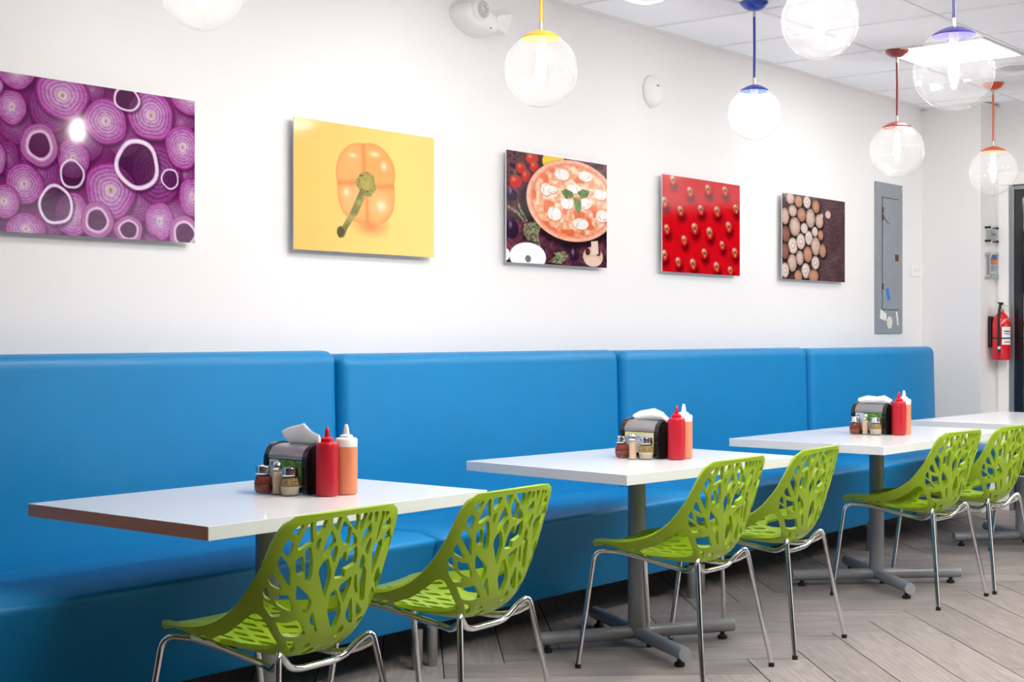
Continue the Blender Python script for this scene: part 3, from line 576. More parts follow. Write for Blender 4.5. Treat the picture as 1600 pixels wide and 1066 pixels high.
def pizza():
    c=Canvas(.80,.521,.0028,(60,34,42)); n=noise2(c.nh,c.nw,12,11); n3=noise2(c.nh,c.nw,45,12); c.C=np.stack([.16+.28*n,.09+.13*n,.12+.18*n],-1)*(.7+.6*n3[...,None])
    q=c.ell(.06,.05,.14,.13); c.put(np.clip(1.2-q,0,1)*.6,(120,70,76)); c.put(np.clip((noise2(c.nh,c.nw,40,5)-.62)*8,0,1)*np.clip(1.3-q,0,1),(30,16,20))
    c.put(c.m_in(c.ell(.36,.025,.09,.05),.05),(236,196,60))
    for cx,cy,rx,ry in DATA['egg']: q=c.ell(cx,cy,rx,ry); c.put(c.m_in(q,rx),(44,24,50)); c.put(np.exp(-((c.X-cx+.01)/.01)**2-((c.Y-cy+.02)/.015)**2)*.8,(170,140,190))
    for i,(cx,cy,rx,ry) in enumerate(DATA['tom']):
        q=c.ell(cx,cy,rx,ry); c.put(c.m_in(q,rx),(196,34,30)); c.put(np.exp(-c.ell(cx-rx*.3,cy-ry*.3,rx*.35,ry*.35)**2)*.7,(244,140,120)); c.put(c.m_in(c.ell(cx,cy-ry*.8,rx*.5,ry*.16),ry*.16),(90,104,60))
    cx,cy,rx,ry=DATA['pizza']; c.put(np.clip(1.12-c.ell(cx-.005,cy+.02,rx,ry),0,.12)*6,(20,10,14))
    q=c.ell(cx,cy,rx,ry); tex=noise2(c.nh,c.nw,34,21); t2=noise2(c.nh,c.nw,80,22)
    c.put(c.m_in(q,ry),np.stack([.90+.06*tex,.70+.10*tex-.1*t2,.58+.14*tex-.12*t2],-1))
    c.put(np.clip((.90-q)*20,0,1),np.clip(np.stack([.92+.06*tex,.56+.34*tex,.38+.42*tex],-1)*(.9+.15*t2[...,None]),0,1))
    c.put(np.clip((.90-q)*20,0,1)*np.clip((noise2(c.nh,c.nw,16,31)-.58)*6,0,1)*.8,(222,92,50))
    c.put(np.exp(-((q-.89)/.035)**2)*.45,(216,90,60))
    for cx,cy,rx,ry in DATA['mush']:
        q=c.ell(cx,cy,rx,ry); c.put(c.m_in(c.ell(cx+.004,cy+.006,rx,ry),ry)*.5,(180,100,70)); c.put(c.m_in(q,ry),(240,232,226)); a_=(cx*91)%6.28; u_=(c.X-cx)*math.cos(a_)+(c.Y-cy)*math.sin(a_); v_=(c.Y-cy)*math.cos(a_)-(c.X-cx)*math.sin(a_); c.put(np.exp(-((np.hypot(u_/rx,v_/ry)-.62)/.10)**2)*np.clip(v_/ry*3,0,1)*.55,(150,118,104)); c.put(np.exp(-(u_/(rx*.22))**2-((v_-ry*.4)/(ry*.4))**2)*.7,(250,244,238))
    for P in DATA['basil']: c.put(c.poly(P),np.stack([.20+.25*t2,.34+.28*t2,.14+.12*t2],-1))
    for P in DATA['herb']: c.put(c.poly(P)*np.clip(.45+1.1*(t2-.3),0,1),(142,152,112))
    for cx,cy,rx,ry in DATA['plate']: q=c.ell(cx,cy,rx,ry); c.put(c.m_in(q,ry),(240,240,244)); 
    cx,cy,rx,ry=DATA['plate'][0]; c.put(c.m_in(c.ell(cx,cy+.01,.022,.017),.017),(120,110,118))
    (bx,by)=DATA['bmush'][0][0]; c.put(c.m_in(c.ell(bx+.017,by+.075,.085,.050),.05),(216,180,160)); c.put(c.m_in(c.ell(bx-.028,by+.052,.020,.018),.018),(70,40,40)); c.put(c.m_in(c.ell(bx+.062,by+.052,.020,.018),.018),(70,40,40)); c.put(c.poly(DATA['bmush'][0]),(228,200,184)); c.put(c.m_in(c.ell(bx+.017,by+.10,.07,.025),.025)*.6,(236,208,192))
    return c
def tomatoes():
    c=Canvas(.815,.521,.0032,(205,8,22)); n=noise2(c.nh,c.nw,20,41); c.C*=(.95+.08*n[...,None])
    for cx,cy,rx,ry in DATA['ctom']:
        q=c.ell(cx+.012,cy+.030,rx*1.1,ry*1.05); c.put(np.clip(1.5-q,0,1)*.75,(80,0,8))
        q=c.ell(cx,cy,rx,ry); c.put(c.m_in(q,rx),(232,40,40)); c.put(c.m_in(q,rx)*np.clip((q-.45)*1.4,0,1)*.9,(150,4,14)); c.put(c.m_in(q,rx)*np.exp(-c.ell(cx-rx*.2,cy-ry*.45,rx*.58,ry*.40)**2)*1.0,(255,226,208))
        for a in (5,75,140,215,285):
            l_=rx*.62; ca,sa=math.cos(R(a)),math.sin(R(a)); t=np.clip(((c.X-cx)*ca+(c.Y-cy)*sa)/l_,0,1); d=np.hypot(c.X-cx-t*l_*ca,c.Y-cy-t*l_*sa); c.put(np.clip(1.6-d/(rx*.15*(1.2-t)),0,1),(92,118,50) if a!=75 else (196,200,140))
        c.put(np.exp(-c.ell(cx,cy,rx*.18,ry*.12)**2)*.8,(40,40,20))
    return c
def mushrooms():
    c=Canvas(.829,.521,.0034,(84,64,66)); n=noise2(c.nh,c.nw,10,51)
    yy=c.Y+.012*np.sin(c.X*18)+.02*noise2(c.nh,c.nw,6,8); st=.5+.5*np.sin(yy*200+14*n+5*noise2(c.nh,c.nw,25,77)); n2=noise2(c.nh,c.nw,60,52)
    c.C=np.stack([.27+.10*st*n2+.08*n,.20+.08*st*n2+.06*n,.21+.08*st*n2+.07*n],-1)
    lf=np.clip(1-c.X/.42,0,1); c.put(lf*.5,(58,36,34))
    cols=[(226,206,196),(200,172,158),(186,136,110),(140,96,84)]
    for cx,cy,rx,ry,k in DATA['shroom']:
        c.put(np.clip(1.25-c.ell(cx+.006,cy+.008,rx*1.05,ry*1.05),0,.25)*3,(40,24,22))
        q=c.ell(cx,cy,rx,ry); col=np.array(cols[k]); c.put(c.m_in(q,rx),col); c.put(c.m_in(q,rx)*np.clip(q-.55,0,1)*1.1,col*.55); c.put(np.exp(-c.ell(cx-rx*.2,cy-ry*.25,rx*.6,ry*.5)**2)*.4,np.minimum(col*1.2,250))
        c.put(c.m_in(q,rx)*np.clip((noise2(c.nh,c.nw,90,60+k)-.5)*2,0,1)*.35,col*.6)
        if k==0: c.put(np.exp(-((c.ell(cx,cy,rx*.4,ry*.35)-1)/.25)**2)*.6,(150,120,110))
    for cx,cy,rx,ry in DATA['chip']: c.put(c.m_in(c.ell(cx,cy,rx,ry),rx),(216,190,176))
    return c
M['edgeacr']=mat('acrylic_edge',lin(225,228,230),.15,noise=.01)
def print_mat(name):
    m=bpy.data.materials.new(name); m.use_nodes=True; N,L=nodes(m); b=N['Principled BSDF']
    at=N.new('ShaderNodeAttribute'); at.attribute_name='print'; L.new(at.outputs['Color'],b.inputs['Base Color'])
    b.inputs['Roughness'].default_value=.07; b.inputs['Specular IOR Level'].default_value=.5
    return m
Zt=2.105
for X0p,W_,fn,lab,nm in [(2.556,.815,onion,'large glossy print of sliced purple onion rings, first on the left','onion_print'),
    (3.857,.815,pepper,'glossy yellow print of an orange bell pepper with green stem','pepper_print'),
    (5.169,.798,pizza,'glossy print of a mushroom pizza on dark wood with tomatoes','pizza_print'),
    (6.475,.808,tomatoes,'glossy red print scattered with cherry tomatoes','tomato_print'),
    (7.783,.829,mushrooms,'glossy print of brown mushrooms on dark wood, last on the right','mushroom_print')]:
    t=thing('food_picture',lab,'picture',(X0p,WY,Zt-.521),0,'food pictures along the wall')
    c=fn(); C_=srgb2lin(np.clip(c.C,0,1)); H_=.521; yp=-.035
    V=np.stack([c.X.ravel()/c.X.max()*W_,np.full(c.X.size,yp-.0004),H_-c.Y.ravel()/c.Y.max()*H_],-1)
    idx=np.arange(c.nh*c.nw).reshape(c.nh,c.nw); q=np.stack([idx[:-1,:-1],idx[1:,:-1],idx[1:,1:],idx[:-1,1:]],-1).reshape(-1,4)
    m_=bpy.data.meshes.new('print'); m_.vertices.add(len(V)); m_.vertices.foreach_set('co',V.ravel())
    m_.loops.add(q.size); m_.loops.foreach_set('vertex_index',q.ravel()); m_.polygons.add(len(q)); m_.polygons.foreach_set('loop_start',np.arange(0,q.size,4)); m_.polygons.foreach_set('loop_total',np.full(len(q),4)); m_.update(calc_edges=True); m_.validate()
    ca=m_.color_attributes.new('print','FLOAT_COLOR','POINT'); ca.data.foreach_set('color',np.concatenate([C_.reshape(-1,3),np.ones((len(V),1))],1).ravel().astype(np.float32))
    m_.materials.append(print_mat(nm)); po=bpy.data.objects.new('print',m_); COL.objects.link(po); po.parent=t
    MB().box(0,W_,yp,yp+.006,0,H_,.0008).obj('backing_panel',M['edgeacr'],t)
    for a in (.1,W_-.1):
        for b in (.08,H_-.08): MB().lathe([(.012,yp+.006),(.012,0)],c=(a,0,b),axis='y',n=16).obj('standoff',M['grid'],t,auto=40)

# ------------------------------------------------------------ pendant globe lamps
globe=glassy('globe_glass',(.985,.985,.985),milk=.034,fac=.55,base=.03)
bulbm=emit('bulb_glow',(1,.96,.91),88.0)
socket=mat('socket_ceramic',lin(235,232,225),.4)
steel=mat('satin_steel',lin(200,198,192),.3,.8,noise=.02)
def paint(n,c): return mat(n+'_enamel',lin(*c),.3,noise=.02,coat=.3)
PC={'yellow':paint('yellow',(242,186,40)),'blue':paint('blue',(20,62,170)),'purple':paint('purple',(66,58,140)),'red':paint('red',(150,48,44)),'orange':paint('orange',(228,88,40))}
def lamp(x,y,zc,r,col,lab):
    t=thing('pendant_lamp',lab,'lamp',(x,y,zc),0,'globe pendant lamps'); m=PC[col]; H=CZ-.006-zc
    MB().lathe([(.001,H-.040),(.030,H-.036),(.052,H-.024),(.068,H-.006),(.069,H)],n=36).obj('canopy',m,t,auto=50)
    MB().lathe([(.008,H-.07),(.008,H-.038)],n=14).obj('ferrule',steel,t,auto=40)
    MB().tube([(0,0,H-.068),(0.002,0,(H+r)/2),(0,0,r+.044)],.0065,n=12).obj('cord',m,t,auto=40)
    MB().lathe([(.0075,r+.012),(.0075,r+.045)],n=14).obj('ferrule',steel,t,auto=40)
    a0=R(31); cap=[(0,r+.016)]+[((r+.004)*math.sin(a0*k/10),(r+.004)*math.cos(a0*k/10)+.010*(1-k/10)) for k in range(0,11)]+[((r+.001)*math.sin(a0),(r+.001)*math.cos(a0)-.003)]+[((r-.001)*math.sin(a0*k/6),(r-.001)*math.cos(a0*k/6)+.006) for k in range(6,-1,-1)]
    cap[1]=(.006,r+.015)
    MB().lathe(cap,n=44).obj('cap',m,t,auto=60)
    n=26; pr=[(r*math.sin(PI-(PI-R(20))*k/n),r*math.cos(PI-(PI-R(20))*k/n)) for k in range(n+1)]; pr[0]=(0,-r)
    V=MB(); n2=48; 
    for rr,z in pr:
        for k in range(n2): V.V.append((rr*math.cos(2*PI*k/n2),rr*math.sin(2*PI*k/n2),z))
    for i in range(n):
        for k in range(n2): V.F.append((i*n2+k,i*n2+(k+1)%n2,(i+1)*n2+(k+1)%n2,(i+1)*n2+k))
    V.obj('globe',globe,t,smooth=True)
    MB().lathe([(.018,r-.005),(.018,r-.055),(.014,r-.062)],n=20).obj('socket',socket,t,auto=40)
    MB().lathe([(0,-.035),(.012,-.033),(.019,-.020),(.021,.0),(.019,.03),(.014,.05),(.013,r-.06)],n=20).obj('bulb',bulbm,t,smooth=True)
lamp(2.81,3.52,2.305,.130,'yellow','clear globe lamp cut by the top frame edge above the onion picture')
lamp(4.48,3.52,2.289,.146,'yellow','clear globe pendant lamp with a yellow cord and cap')
lamp(6.20,3.55,2.324,.129,'blue','small clear globe pendant lamp with a blue cord and blue canopy')
lamp(7.76,3.52,2.296,.152,'red','clear globe pendant lamp with a dark red cord, over the third table')
lamp(9.19,3.51,2.298,.152,'orange','clear globe pendant lamp with an orange cord and cap at the far right')
lamp(5.36,2.20,2.262,.154,'purple','large clear globe pendant lamp with a purple cap at the upper right')
lamp(4.265,2.20,2.267,.125,'red','bright globe lamp cut by the top edge, between the blue and purple ones')
lamp(3.26,2.20,2.275,.130,'orange','globe lamp of which only the lowest rim shows at the top edge')

# ------------------------------------------------------------ wall fittings
def on_wall(X,Z,y=WY): return (X,y,Z)
pl=mat('white_plastic',lin(240,238,236),.35,noise=.01); dk=mat('dark_slot',lin(60,58,56),.6)
t=thing('smoke_alarm','round white alarm disc on the wall between pizza and tomato pictures','alarm',on_wall(6.425,2.54))
MB().lathe([(.085,0),(.085,-.012),(.078,-.02),(.055,-.034),(0,-.037)],axis='y',n=40).obj('housing',pl,t,auto=40)
MB().box(-.005,.02,-.0355,-.033,.025,.032).obj('indicator_slot',dk,t)
MB().lathe([(.088,0),(.088,-.008)],axis='y',n=40).obj('mounting_ring',M['grid'],t,auto=40)
t=thing('emergency_light','white oval emergency light with a round lens near the top of the wall','emergency light',on_wall(4.935,2.667))
V=[];F_=[]
n=36;rings=[(1,0),(1,-.05),(.93,-.085),(.75,-.105),(.4,-.115),(0.01,-.118)]
for s_,y in rings:
    for k in range(n): V.append((.125*s_*math.cos(2*PI*k/n)+.0,y,.068*s_*math.sin(2*PI*k/n)-.02*s_*math.cos(2*PI*k/n)))
for i in range(len(rings)-1):
    for k in range(n): F_.append((i*n+k,i*n+(k+1)%n,(i+1)*n+(k+1)%n,(i+1)*n+k))
F_.append(tuple(range((len(rings)-1)*n,len(rings)*n)))
MB().add(V,F_).obj('housing',pl,t,auto=50)
hd=MB().lathe([(.045,-.09),(.047,-.125),(.042,-.132)],c=(-.045,0,.025),axis='y',n=28).obj('lamp_head',pl,t,auto=40)
for k in range(8):
    a=2*PI*k/8; MB().lathe([(.011,-.1325),(.011,-.136),(.006,-.139)],c=(-.045+.024*math.cos(a),0,.025+.024*math.sin(a)),axis='y',n=10).obj('lens_facet',steel,hd,auto=40)
MB().lathe([(.041,-.131),(.040,-.134)],c=(-.045,0,.025),axis='y',n=28).obj('lens',mat('lens_grey',lin(205,205,205),.2),hd,auto=40)
hd=MB().add([(.10,-.03,.03),(.10,-.03,-.03),(.19,-.05,.045),(.15,-.05,-.05),(.10,-.09,.03),(.10,-.09,-.03),(.19,-.11,.045),(.15,-.11,-.05)],[(0,1,3,2),(4,6,7,5),(0,2,6,4),(1,5,7,3),(2,3,7,6),(0,4,5,1)]).obj('lamp_head',pl,t)
MB().box(.03,.036,-.112,-.109,-.045,-.040).obj('test_button',dk,t)
# electrical panel
pg=mat('panel_grey_paint',lin(138,146,154),.5,noise=.05,nscale=12,bump=.1); rust=mat('rust',lin(96,58,40),.8,noise=.3,nscale=60)
PX0,PX1,PZ0,PZ1=9.12,9.545,1.254,2.284
t=thing('electrical_panel','tall grey metal electrical panel with a keyed door and blue tape','electrical panel',((PX0+PX1)/2,WY,PZ0)); hw=(PX1-PX0)/2; ph=PZ1-PZ0
MB().box(-hw,hw,-.012,0,0,ph,.002).obj('cover_plate',pg,t)
dx0,dx1,dz0,dz1=-hw+.10,hw-.07,.165,ph-.105
MB().box(dx0-.004,dx1+.004,-.0125,-.011,dz0-.004,dz1+.004).obj('door_gap',dk,t)
d_=MB().box(dx0,dx1,-.017,-.0125,dz0,dz1,.001).obj('door',pg,t)
MB().box(dx1-.06,dx1-.012,-.021,-.017,.50,.545,.001).obj('lock',rust,d_); MB().box(dx1-.042,dx1-.030,-.0215,-.020,.508,.536).obj('keyhole',M['black'],d_)
for z in (.32,.79,.84): MB().lathe([(.006,-.02),(.006,.02)],c=(dx0-.002,-.018,z),n=10).obj('hinge',rust,d_,auto=40)
MB().box(dx0,dx1*.9,-.0145,-.012,dz1+.001,dz1+.006).obj('rust_line',rust,t)
MB().tube([(dx0,-.02,.80),(dx0+.05,-.02,.765),(dx0+.09,-.02,.75)],.002,n=6).obj('scratch_wire',rust,t)
tp=MB().prism([(dx0+.045,.30),(dx0+.08,.315),(dx0+.115,.235),(dx0+.075,.225)],-.0185,-.017).obj('tape',mat('blue_tape',lin(20,120,215),.6),t); tp['label']='strip of blue tape'
stw=mat('white_sticker',lin(232,232,228),.6); 
MB().prism([(-hw+.06,.10),(-hw+.07,.165),(-hw+.16,.135),(-hw+.165,.085)],-.0135,-.012).obj('sticker',stw,t)
MB().lathe([(.045,-.0125),(.045,-.0135)],c=(-.0,0,.075),axis='y',n=9).obj('sticker',mat('cream_sticker',lin(226,222,200),.6),t)
MB().prism([(.10,.15),(.125,.15),(.145,.06),(.125,.055)],-.0135,-.012).obj('sticker',stw,t)
for a in (-hw+.03,hw-.03):
    for b in (.03,ph*.5,ph-.03): MB().lathe([(.008,-.012),(.007,-.016),(0,-.017)],c=(a,0,b),axis='y',n=12).obj('screw',steel,t,auto=40)
# switch plate
t=thing('wall_plate','small white switch plate on the wall right of the grey panel','switch plate',on_wall(9.80,1.70))
MB().box(-.10,.10,-.006,0,-.04,.04,.002).obj('plate',pl,t)
for a in (-.045,0,.045): MB().box(a-.008,a+.008,-.010,-.006,-.008,.012,.001).obj('switch',M['grid'],t)
# plaques on the return wall
acr=glassy('acrylic_sheet',(.93,.95,.96),fac=.5,base=.06)
def plaque(xc,z0,z1,hw_,lab,dark):
    t=thing('wall_plaque',lab,'sign',(xc,RY,z0),0,'acrylic plaques beside the door'); h_=z1-z0
    MB().box(-hw_,hw_,-.034,-.030,0,h_).obj('acrylic_panel',acr,t)
    for a in (-hw_+.012,hw_-.012):
        for b in (.02,h_-.02): MB().lathe([(.008 if dark else .010,-.040),(.008 if dark else .010,0)],c=(a,0,b),axis='y',n=16).obj('standoff',M['black'] if dark else steel,t,auto=40)
    return t,h_
t,h_=plaque(10.055,1.885,2.02,.085,'upper clear acrylic plaque with black standoffs beside the door',True)
MB().box(-.062,.062,-.0300,-.0292,.028,h_-.028).obj('paper',mat('pale_paper',lin(222,224,228),.7),t)
text('lettering','Licence',.028,(0,-.0346,.07),(PI/2,0,0),mat('grey_ink',lin(120,120,126),.7),t)
t,h_=plaque(10.055,1.635,1.835,.085,'lower acrylic plaque with a printed notice and steel standoffs',False)
MB().box(-.06,.062,-.0300,-.0292,.015,h_-.01).obj('paper',mat('notice_paper',lin(214,222,228),.7),t)
MB().prism([(-.05,.145),(-.02,.175),(.04,.175),(.06,.145)],-.0300,-.0349).obj('printed_roof',mat('print_blue',lin(60,96,146),.6),t)
MB().box(-.05,.06,-.0349,-.0300,.128,.143).box(-.05,.06,-.0349,-.0300,.108,.123).obj('printed_bar',mat('print_orange',lin(206,104,70),.6),t)
for z in (.09,.08,.07,.06): MB().box(-.05,.055,-.0345,-.0300,z,z+.005).obj('printed_line',mat('print_grey',lin(140,160,176),.6),t)
MB().box(-.05,.05,-.0345,-.0300,.03,.038).obj('printed_line',mat('print_green',lin(140,170,150),.6),t)
# fire extinguisher
t=thing('fire_extinguisher','red fire extinguisher on a black bracket beside the glass door','fire extinguisher',(10.06,RY-.085,1.065))
redp=mat('red_gloss_paint',lin(214,18,36),.2,noise=.01,coat=.6)
MB().lathe([(.045,0),(.058,.004),(.062,.014),(.062,.255),(.057,.285),(.042,.315),(.022,.332),(.018,.345)],n=40).obj('cylinder',redp,t,auto=50)
MB().lathe([(.019,.343),(.021,.35),(.021,.375),(.014,.385)],n=20).obj('valve',steel,t,auto=40)
MB().box(-.016,.014,-.012,.012,.372,.405,.003).box(-.05,.02,-.01,.01,.400,.408,.002).obj('handle',M['blackgloss'],t)
MB().lathe([(.016,-.025),(.016,-.016)],c=(-.018,0,.372),axis='y',n=18).obj('gauge',stw,t,auto=40)
MB().tube([(.01,-.005,.385),(.04,-.02,.388),(.075,-.035,.372)],.003,n=8).obj('pull_pin',mat('pin_yellow',lin(214,190,110),.5),t)
MB().tube(bez([(-.012,-.002,.372),(-.055,-.01,.375),(-.072,-.010,.30),(-.072,-.012,.10),(-.070,-.018,.055)],.04),.0085,n=10).obj('hose',M['black'],t,auto=60)
MB().lathe([(.0105,.078),(.0105,.098)],c=(-.072,-.012,.0),n=12).obj('hose_clip',stw,t,auto=40)
V=[];n=14
for z in (.11,.235):
    for k in range(n+1): a=R(-155+72*k/n); V.append((.0625*math.cos(a),.0625*math.sin(a),z))
mb_=MB(); 
for k in range(n): mb_.F.append((k,k+1,n+2+k,n+1+k))
mb_.V=V; mb_.obj('label_wrap',stw,t,smooth=True)
for z,dz in ((.20,.008),(.185,.005),(.125,.006)):
    mb_=MB(); V=[]
    for zz in (z,z+dz):
        for k in range(5): a=R(-140+50*k/4); V.append((.0629*math.cos(a),.0629*math.sin(a),zz))
    mb_.V=V
    for k in range(4): mb_.F.append((k,k+1,6+k,5+k))
    mb_.obj('label_print',M['black'],t,smooth=True)
MB().lathe([(.0635,.150),(.0635,.160)],n=40).obj('strap',M['black'],t,auto=40)
MB().box(-.030,.02,.060,.085,.09,.31,.003).obj('bracket',M['black'],t)

# ------------------------------------------------------------ table-top things
ketch=mat('red_bottle_plastic',lin(184,26,44),.35,noise=.03,nscale=60); peach=mat('peach_sauce_bottle',lin(228,140,102),.3,noise=.04,nscale=40)
capw=mat('white_cap_plastic',lin(242,240,238),.35); capr=mat('red_cap_plastic',lin(205,20,44),.3); glassj=glassy('jar_glass',(.96,.97,.97),fac=.6,base=.06)
chili=mat('chili_flakes',lin(140,58,36),.8,noise=.95,nscale=260,bump=.8,bscale=500); herb=mat('dried_herbs',lin(160,132,80),.8,noise=.95,nscale=280,bump=.8,bscale=500); cheese=mat('grated_cheese',lin(196,184,156),.8,noise=.25,nscale=420); saltm=mat('pale_spice',lin(232,196,160),.8,noise=.1,nscale=300)
shine=mat('polished_lid',(.8,.8,.82),.12,1.0,noise=.02)
napm=mat('napkin_paper',lin(240,240,242),.8,bump=.1,bscale=300)
def bottle(x,y,lab,body,cap,tall,grp):
    t=thing('squeeze_bottle',lab,'bottle',(x,y,.7505),random.uniform(0,6),grp); k=tall
    MB().lathe([(.030,0),(.0345,.004),(.035,.012),(.035,.138*k),(.034,.143*k),(.034,.150*k),(.031,.158*k)],n=36).obj('bottle_body',body,t,auto=50)
    z=.155*k
    c=MB().lathe([(.0335,z-.010 if k>1.05 else z-.002),(.0335,z+.004),(.030,z+.010),(.020,z+.012),(.019,z+.022),(.014,z+.026),(.0085,z+.028),(.0065,z+.045),(.0045,z+.056),(.002,z+.058)] if k<=1.05 else [(.0345,z-.016),(.035,z+.006),(.031,z+.011),(.021,z+.013),(.020,z+.019),(.010,z+.023),(.0075,z+.042),(.005,z+.052),(.002,z+.054)],n=36).obj('nozzle_cap',cap,t,auto=45)
    return t
def shaker(x,y,lab,m,m2,grp):
    t=thing('spice_shaker',lab,'shaker',(x,y,.7505),0,grp)
    MB().lathe([(.024,0),(.028,.004),(.0305,.02),(.0305,.035),(.027,.052),(.0235,.062),(.0235,.066)],n=28).obj('glass_jar',glassj,t,smooth=True)
    MB().lathe([(.022,.003),(.026,.006),(.0285,.02),(.0287,.030)],n=24).obj('contents',m2,t,smooth=True)
    MB().lathe([(.0285,.030),(.0285,.036),(.025,.051),(.021,.056)],n=24).obj('contents',m,t,smooth=True)
    MB().lathe([(.0255,.062),(.0262,.064),(.0262,.068),(.0250,.070),(.0250,.082),(.023,.087),(.010,.090),(0,.0905)],n=28).obj('lid',shine,t,auto=50)
def salt(x,y,lab,grp):
    t=thing('salt_shaker',lab,'shaker',(x,y,.7505),R(20),grp)
    mb=MB().lathe([(.0165,0),(.0175,.003),(.0165,.075),(.0145,.078)],n=8); mb.obj('glass_jar',glassj,t)
    MB().lathe([(.0145,.003),(.0145,.070)],n=8).obj('contents',saltm,t)
    MB().lathe([(.0150,.078),(.0160,.080),(.0155,.090),(.012,.098),(.006,.102),(0,.1025)],n=20).obj('lid',shine,t,auto=50)
grt=mat('smoke_grey_cover',lin(150,148,150),.22,.25,noise=.02,coat=.4)
leaf=mat('card_green',lin(84,140,44),.5,noise=.7,nscale=45); cardw=mat('card_white',lin(214,218,226),.5)
yel=mat('card_yellow',lin(232,214,120),.5); ink=mat('card_ink',lin(70,74,96),.6)
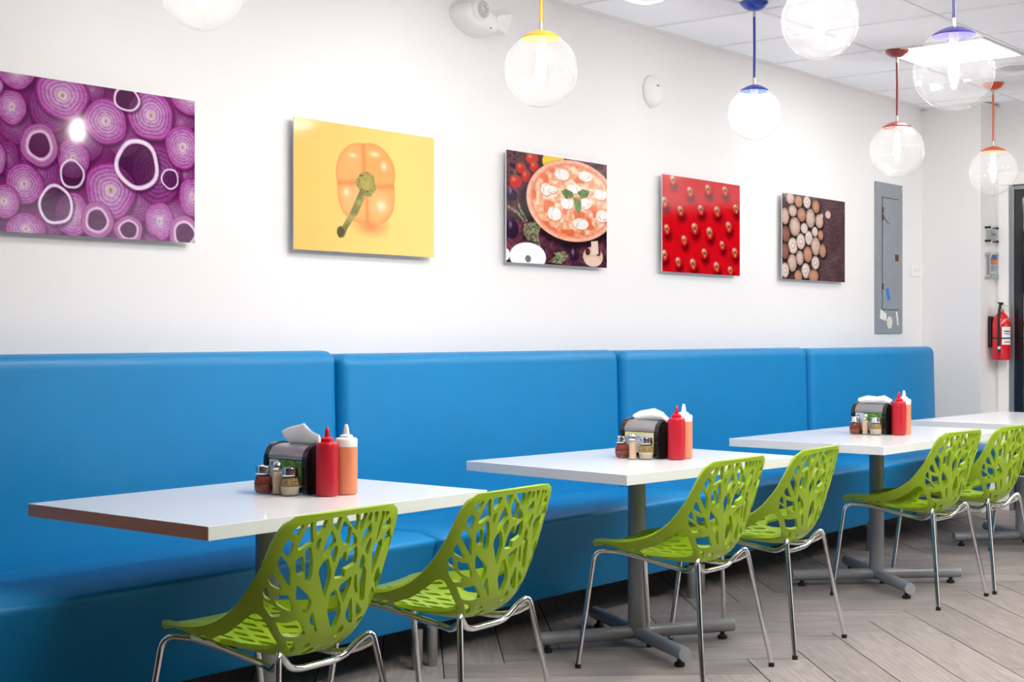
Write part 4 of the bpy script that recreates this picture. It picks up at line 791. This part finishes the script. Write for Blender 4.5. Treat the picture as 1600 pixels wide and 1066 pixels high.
def dispenser(x,y,rz,lab,kind,nap):
    """front face looks to -x; x,y = centre"""
    t=thing('napkin_dispenser',lab,'napkin dispenser',(x,y,.7505),rz,'napkin dispensers'); W=.095; D=.055; H=.150
    pr=smooth_poly([(-D,.006),(-D-.002,H*.80),(-D*.55,H),(D*.55,H),(D+.002,H*.80),(D,.006)],[.006,.03,.03,.03,.03,.006])
    mb=MB().prism(pr,-W+.018,W-.018,axis='y'); 
    mb.obj('body',M['blackgloss'],t,auto=35)
    pr2=smooth_poly([(-D-.003,H*.72),(-D-.005,H*.81),(-D*.56,H+.003),(D*.56,H+.003),(D+.005,H*.81),(D+.003,H*.72),(D-.001,H*.72),(D-.001,H*.76),(D*.50,H-.004),(-D*.50,H-.004),(-D+.001,H*.76),(-D+.001,H*.72)],[0,.03,.03,.03,.03,0,0,.02,.02,.02,.02,0])
    MB().prism(pr2,-W+.02,W-.02,axis='y').obj('top_cover',grt,t,auto=35)
    for s_ in (-1,1):
        pr3=smooth_poly([(-D-.006,0),(-D-.008,H*.83),(-D*.5,H+.008),(D*.5,H+.008),(D+.008,H*.83),(D+.006,0)],[.02,.035,.035,.035,.035,.02])
        a,b=sorted((s_*W,s_*(W-.020))); MB().prism(pr3,a,b,axis='y').obj('side_cap',M['blackgloss'],t,auto=35)
    fx_=-D-.0035
    y0_,y1_=W-.024,-W+.024   # left in view = +y
    cd=MB().box(fx_-.0015,fx_,y1_,y0_,.022,H*.70).obj('advert_card',cardw if kind!='cert' else yel,t)
    if kind=='leaf':
        MB().prism([(y1_,.03),(y1_,H*.70),(y0_-.045,H*.70),(y0_-.055,H*.55),(y0_-.075,H*.42),(y0_-.105,H*.25)],fx_-.0022,fx_-.0014,axis='x').obj('printed_leaves',leaf,cd)
        MB().box(fx_-.0022,fx_-.0014,y0_-.022,y0_-.006,H*.575,H*.635,.0003).obj('logo_box',ink,cd)
        text('lettering','tork',.0085,(fx_-.0026,y0_-.014,H*.605),(PI/2,0,-PI/2),cardw,cd)
    else:
        MB().box(fx_-.0022,fx_-.0014,y1_+.005,y0_-.005,.027,H*.66).obj('printed_page',mat('card_page',lin(210,214,220),.5),cd)
        text('lettering','Gift Certificate',.014,(fx_-.0026,y0_-.052,H*.56),(PI/2,0,-PI/2),ink,cd)
        for k in range(5): MB().box(fx_-.0027,fx_-.0021,y1_+.015,y0_-.02,.074-.010*k,.0755-.010*k).obj('printed_line',ink,cd)
    # napkin
    n=thing('paper_napkin',{'peak':'white napkin rising in a sharp peak from the nearest dispenser','hood':'white napkin bent over like a hood from the second dispenser','roll':'white napkin lying in soft folds on the farthest dispenser'}[nap],'napkin',(x,y,.7505+H),rz,'napkins in the dispensers')
    prof={'peak':([-.092,-.062,-.018,.030,.072],[.034,.048,.068,.056,.040],-.090,.022),
          'hood':([-.118,-.085,-.030,.030,.068],[.006,.036,.050,.038,.020],-.100,.030),
          'roll':([-.105,-.066,-.020,.030,.080],[.022,.044,.036,.040,.026],-.096,.050)}[nap]
    NA,NB=21,9; V=[]
    sm=lambda a,ar: float(np.interp(a,np.linspace(0,1,5),ar))
    for i in range(NA):
        a=i/(NA-1); yb=prof[2]+(prof[3]-prof[2])*a; yt=sm(a,prof[0]); zt_=sm(a,prof[1])
        for j in range(NB):
            b=j/(NB-1); bow={'peak':-.010,'hood':-.022,'roll':-.035}[nap]*math.sin(b*PI*.9)+(.007*math.sin(a*9+b*3))*b
            V.append((bow,yb+(yt-yb)*b,-.006+(zt_+.006)*b))
    for i in range(NA):
        for j in range(NB):
            p=V[i*NB+j]; V.append((p[0]+.0012+.018*math.sin(PI*j/(NB-1))*.6,p[1],p[2]))
    K=NA*NB; F_=[]
    for i in range(NA-1):
        for j in range(NB-1):
            a=i*NB+j; q=(a,a+1,a+NB+1,a+NB); F_.append(q); F_.append(tuple(v+K for v in q[::-1]))
    for i in range(NA-1): F_.append((i*NB+NB-1,(i+1)*NB+NB-1,(i+1)*NB+NB-1+K,i*NB+NB-1+K)); 
    for j in range(NB-1): F_.append((j,j+1,j+1+K,j+K)); F_.append(((NA-1)*NB+j,(NA-1)*NB+j+1,(NA-1)*NB+j+1+K,(NA-1)*NB+j+K))
    MB().add(V,F_).obj('sheet',napm,n,smooth=True)
WHERE=['nearest table','second table','third table']
for i,(s1,sl,s2,dc,rz,kt,my,kind,nap) in enumerate([
    ((3.013,3.472),(3.022,3.418),(3.022,3.360),(3.112,3.418),R(2),(3.092,3.268),(3.164,3.258),'leaf','peak'),
    ((4.795,3.350),(4.763,3.277),(4.795,3.235),(4.882,3.285),R(-2),(4.862,3.135),(4.932,3.146),'cert','hood'),
    ((6.675,3.248),(6.675,3.195),(6.671,3.137),(6.765,3.190),R(-2),(6.742,3.048),(6.813,3.054),'leaf','roll')]):
    w_=WHERE[i]
    shaker(*s1,'round glass shaker of red chili flakes on the '+w_,chili,chili,'spice shakers')
    salt(*sl,'slim shaker of pale spice between the two round shakers on the '+w_,'slim shakers')
    shaker(*s2,'round glass shaker of dried herbs and cheese on the '+w_,herb,cheese,'spice shakers')
    dispenser(*dc,rz,['black napkin dispenser with green leaf card on the nearest table','black napkin dispenser with yellow-framed certificate card on the second table','black napkin dispenser with green leaf card on the third table'][i],kind,nap)
    bottle(*kt,'red squeeze bottle with red nozzle on the '+w_,ketch,capr,1.0,'red squeeze bottles')
    bottle(*my,'peach sauce squeeze bottle with white cap on the '+w_,peach,capw,1.06,'peach squeeze bottles')
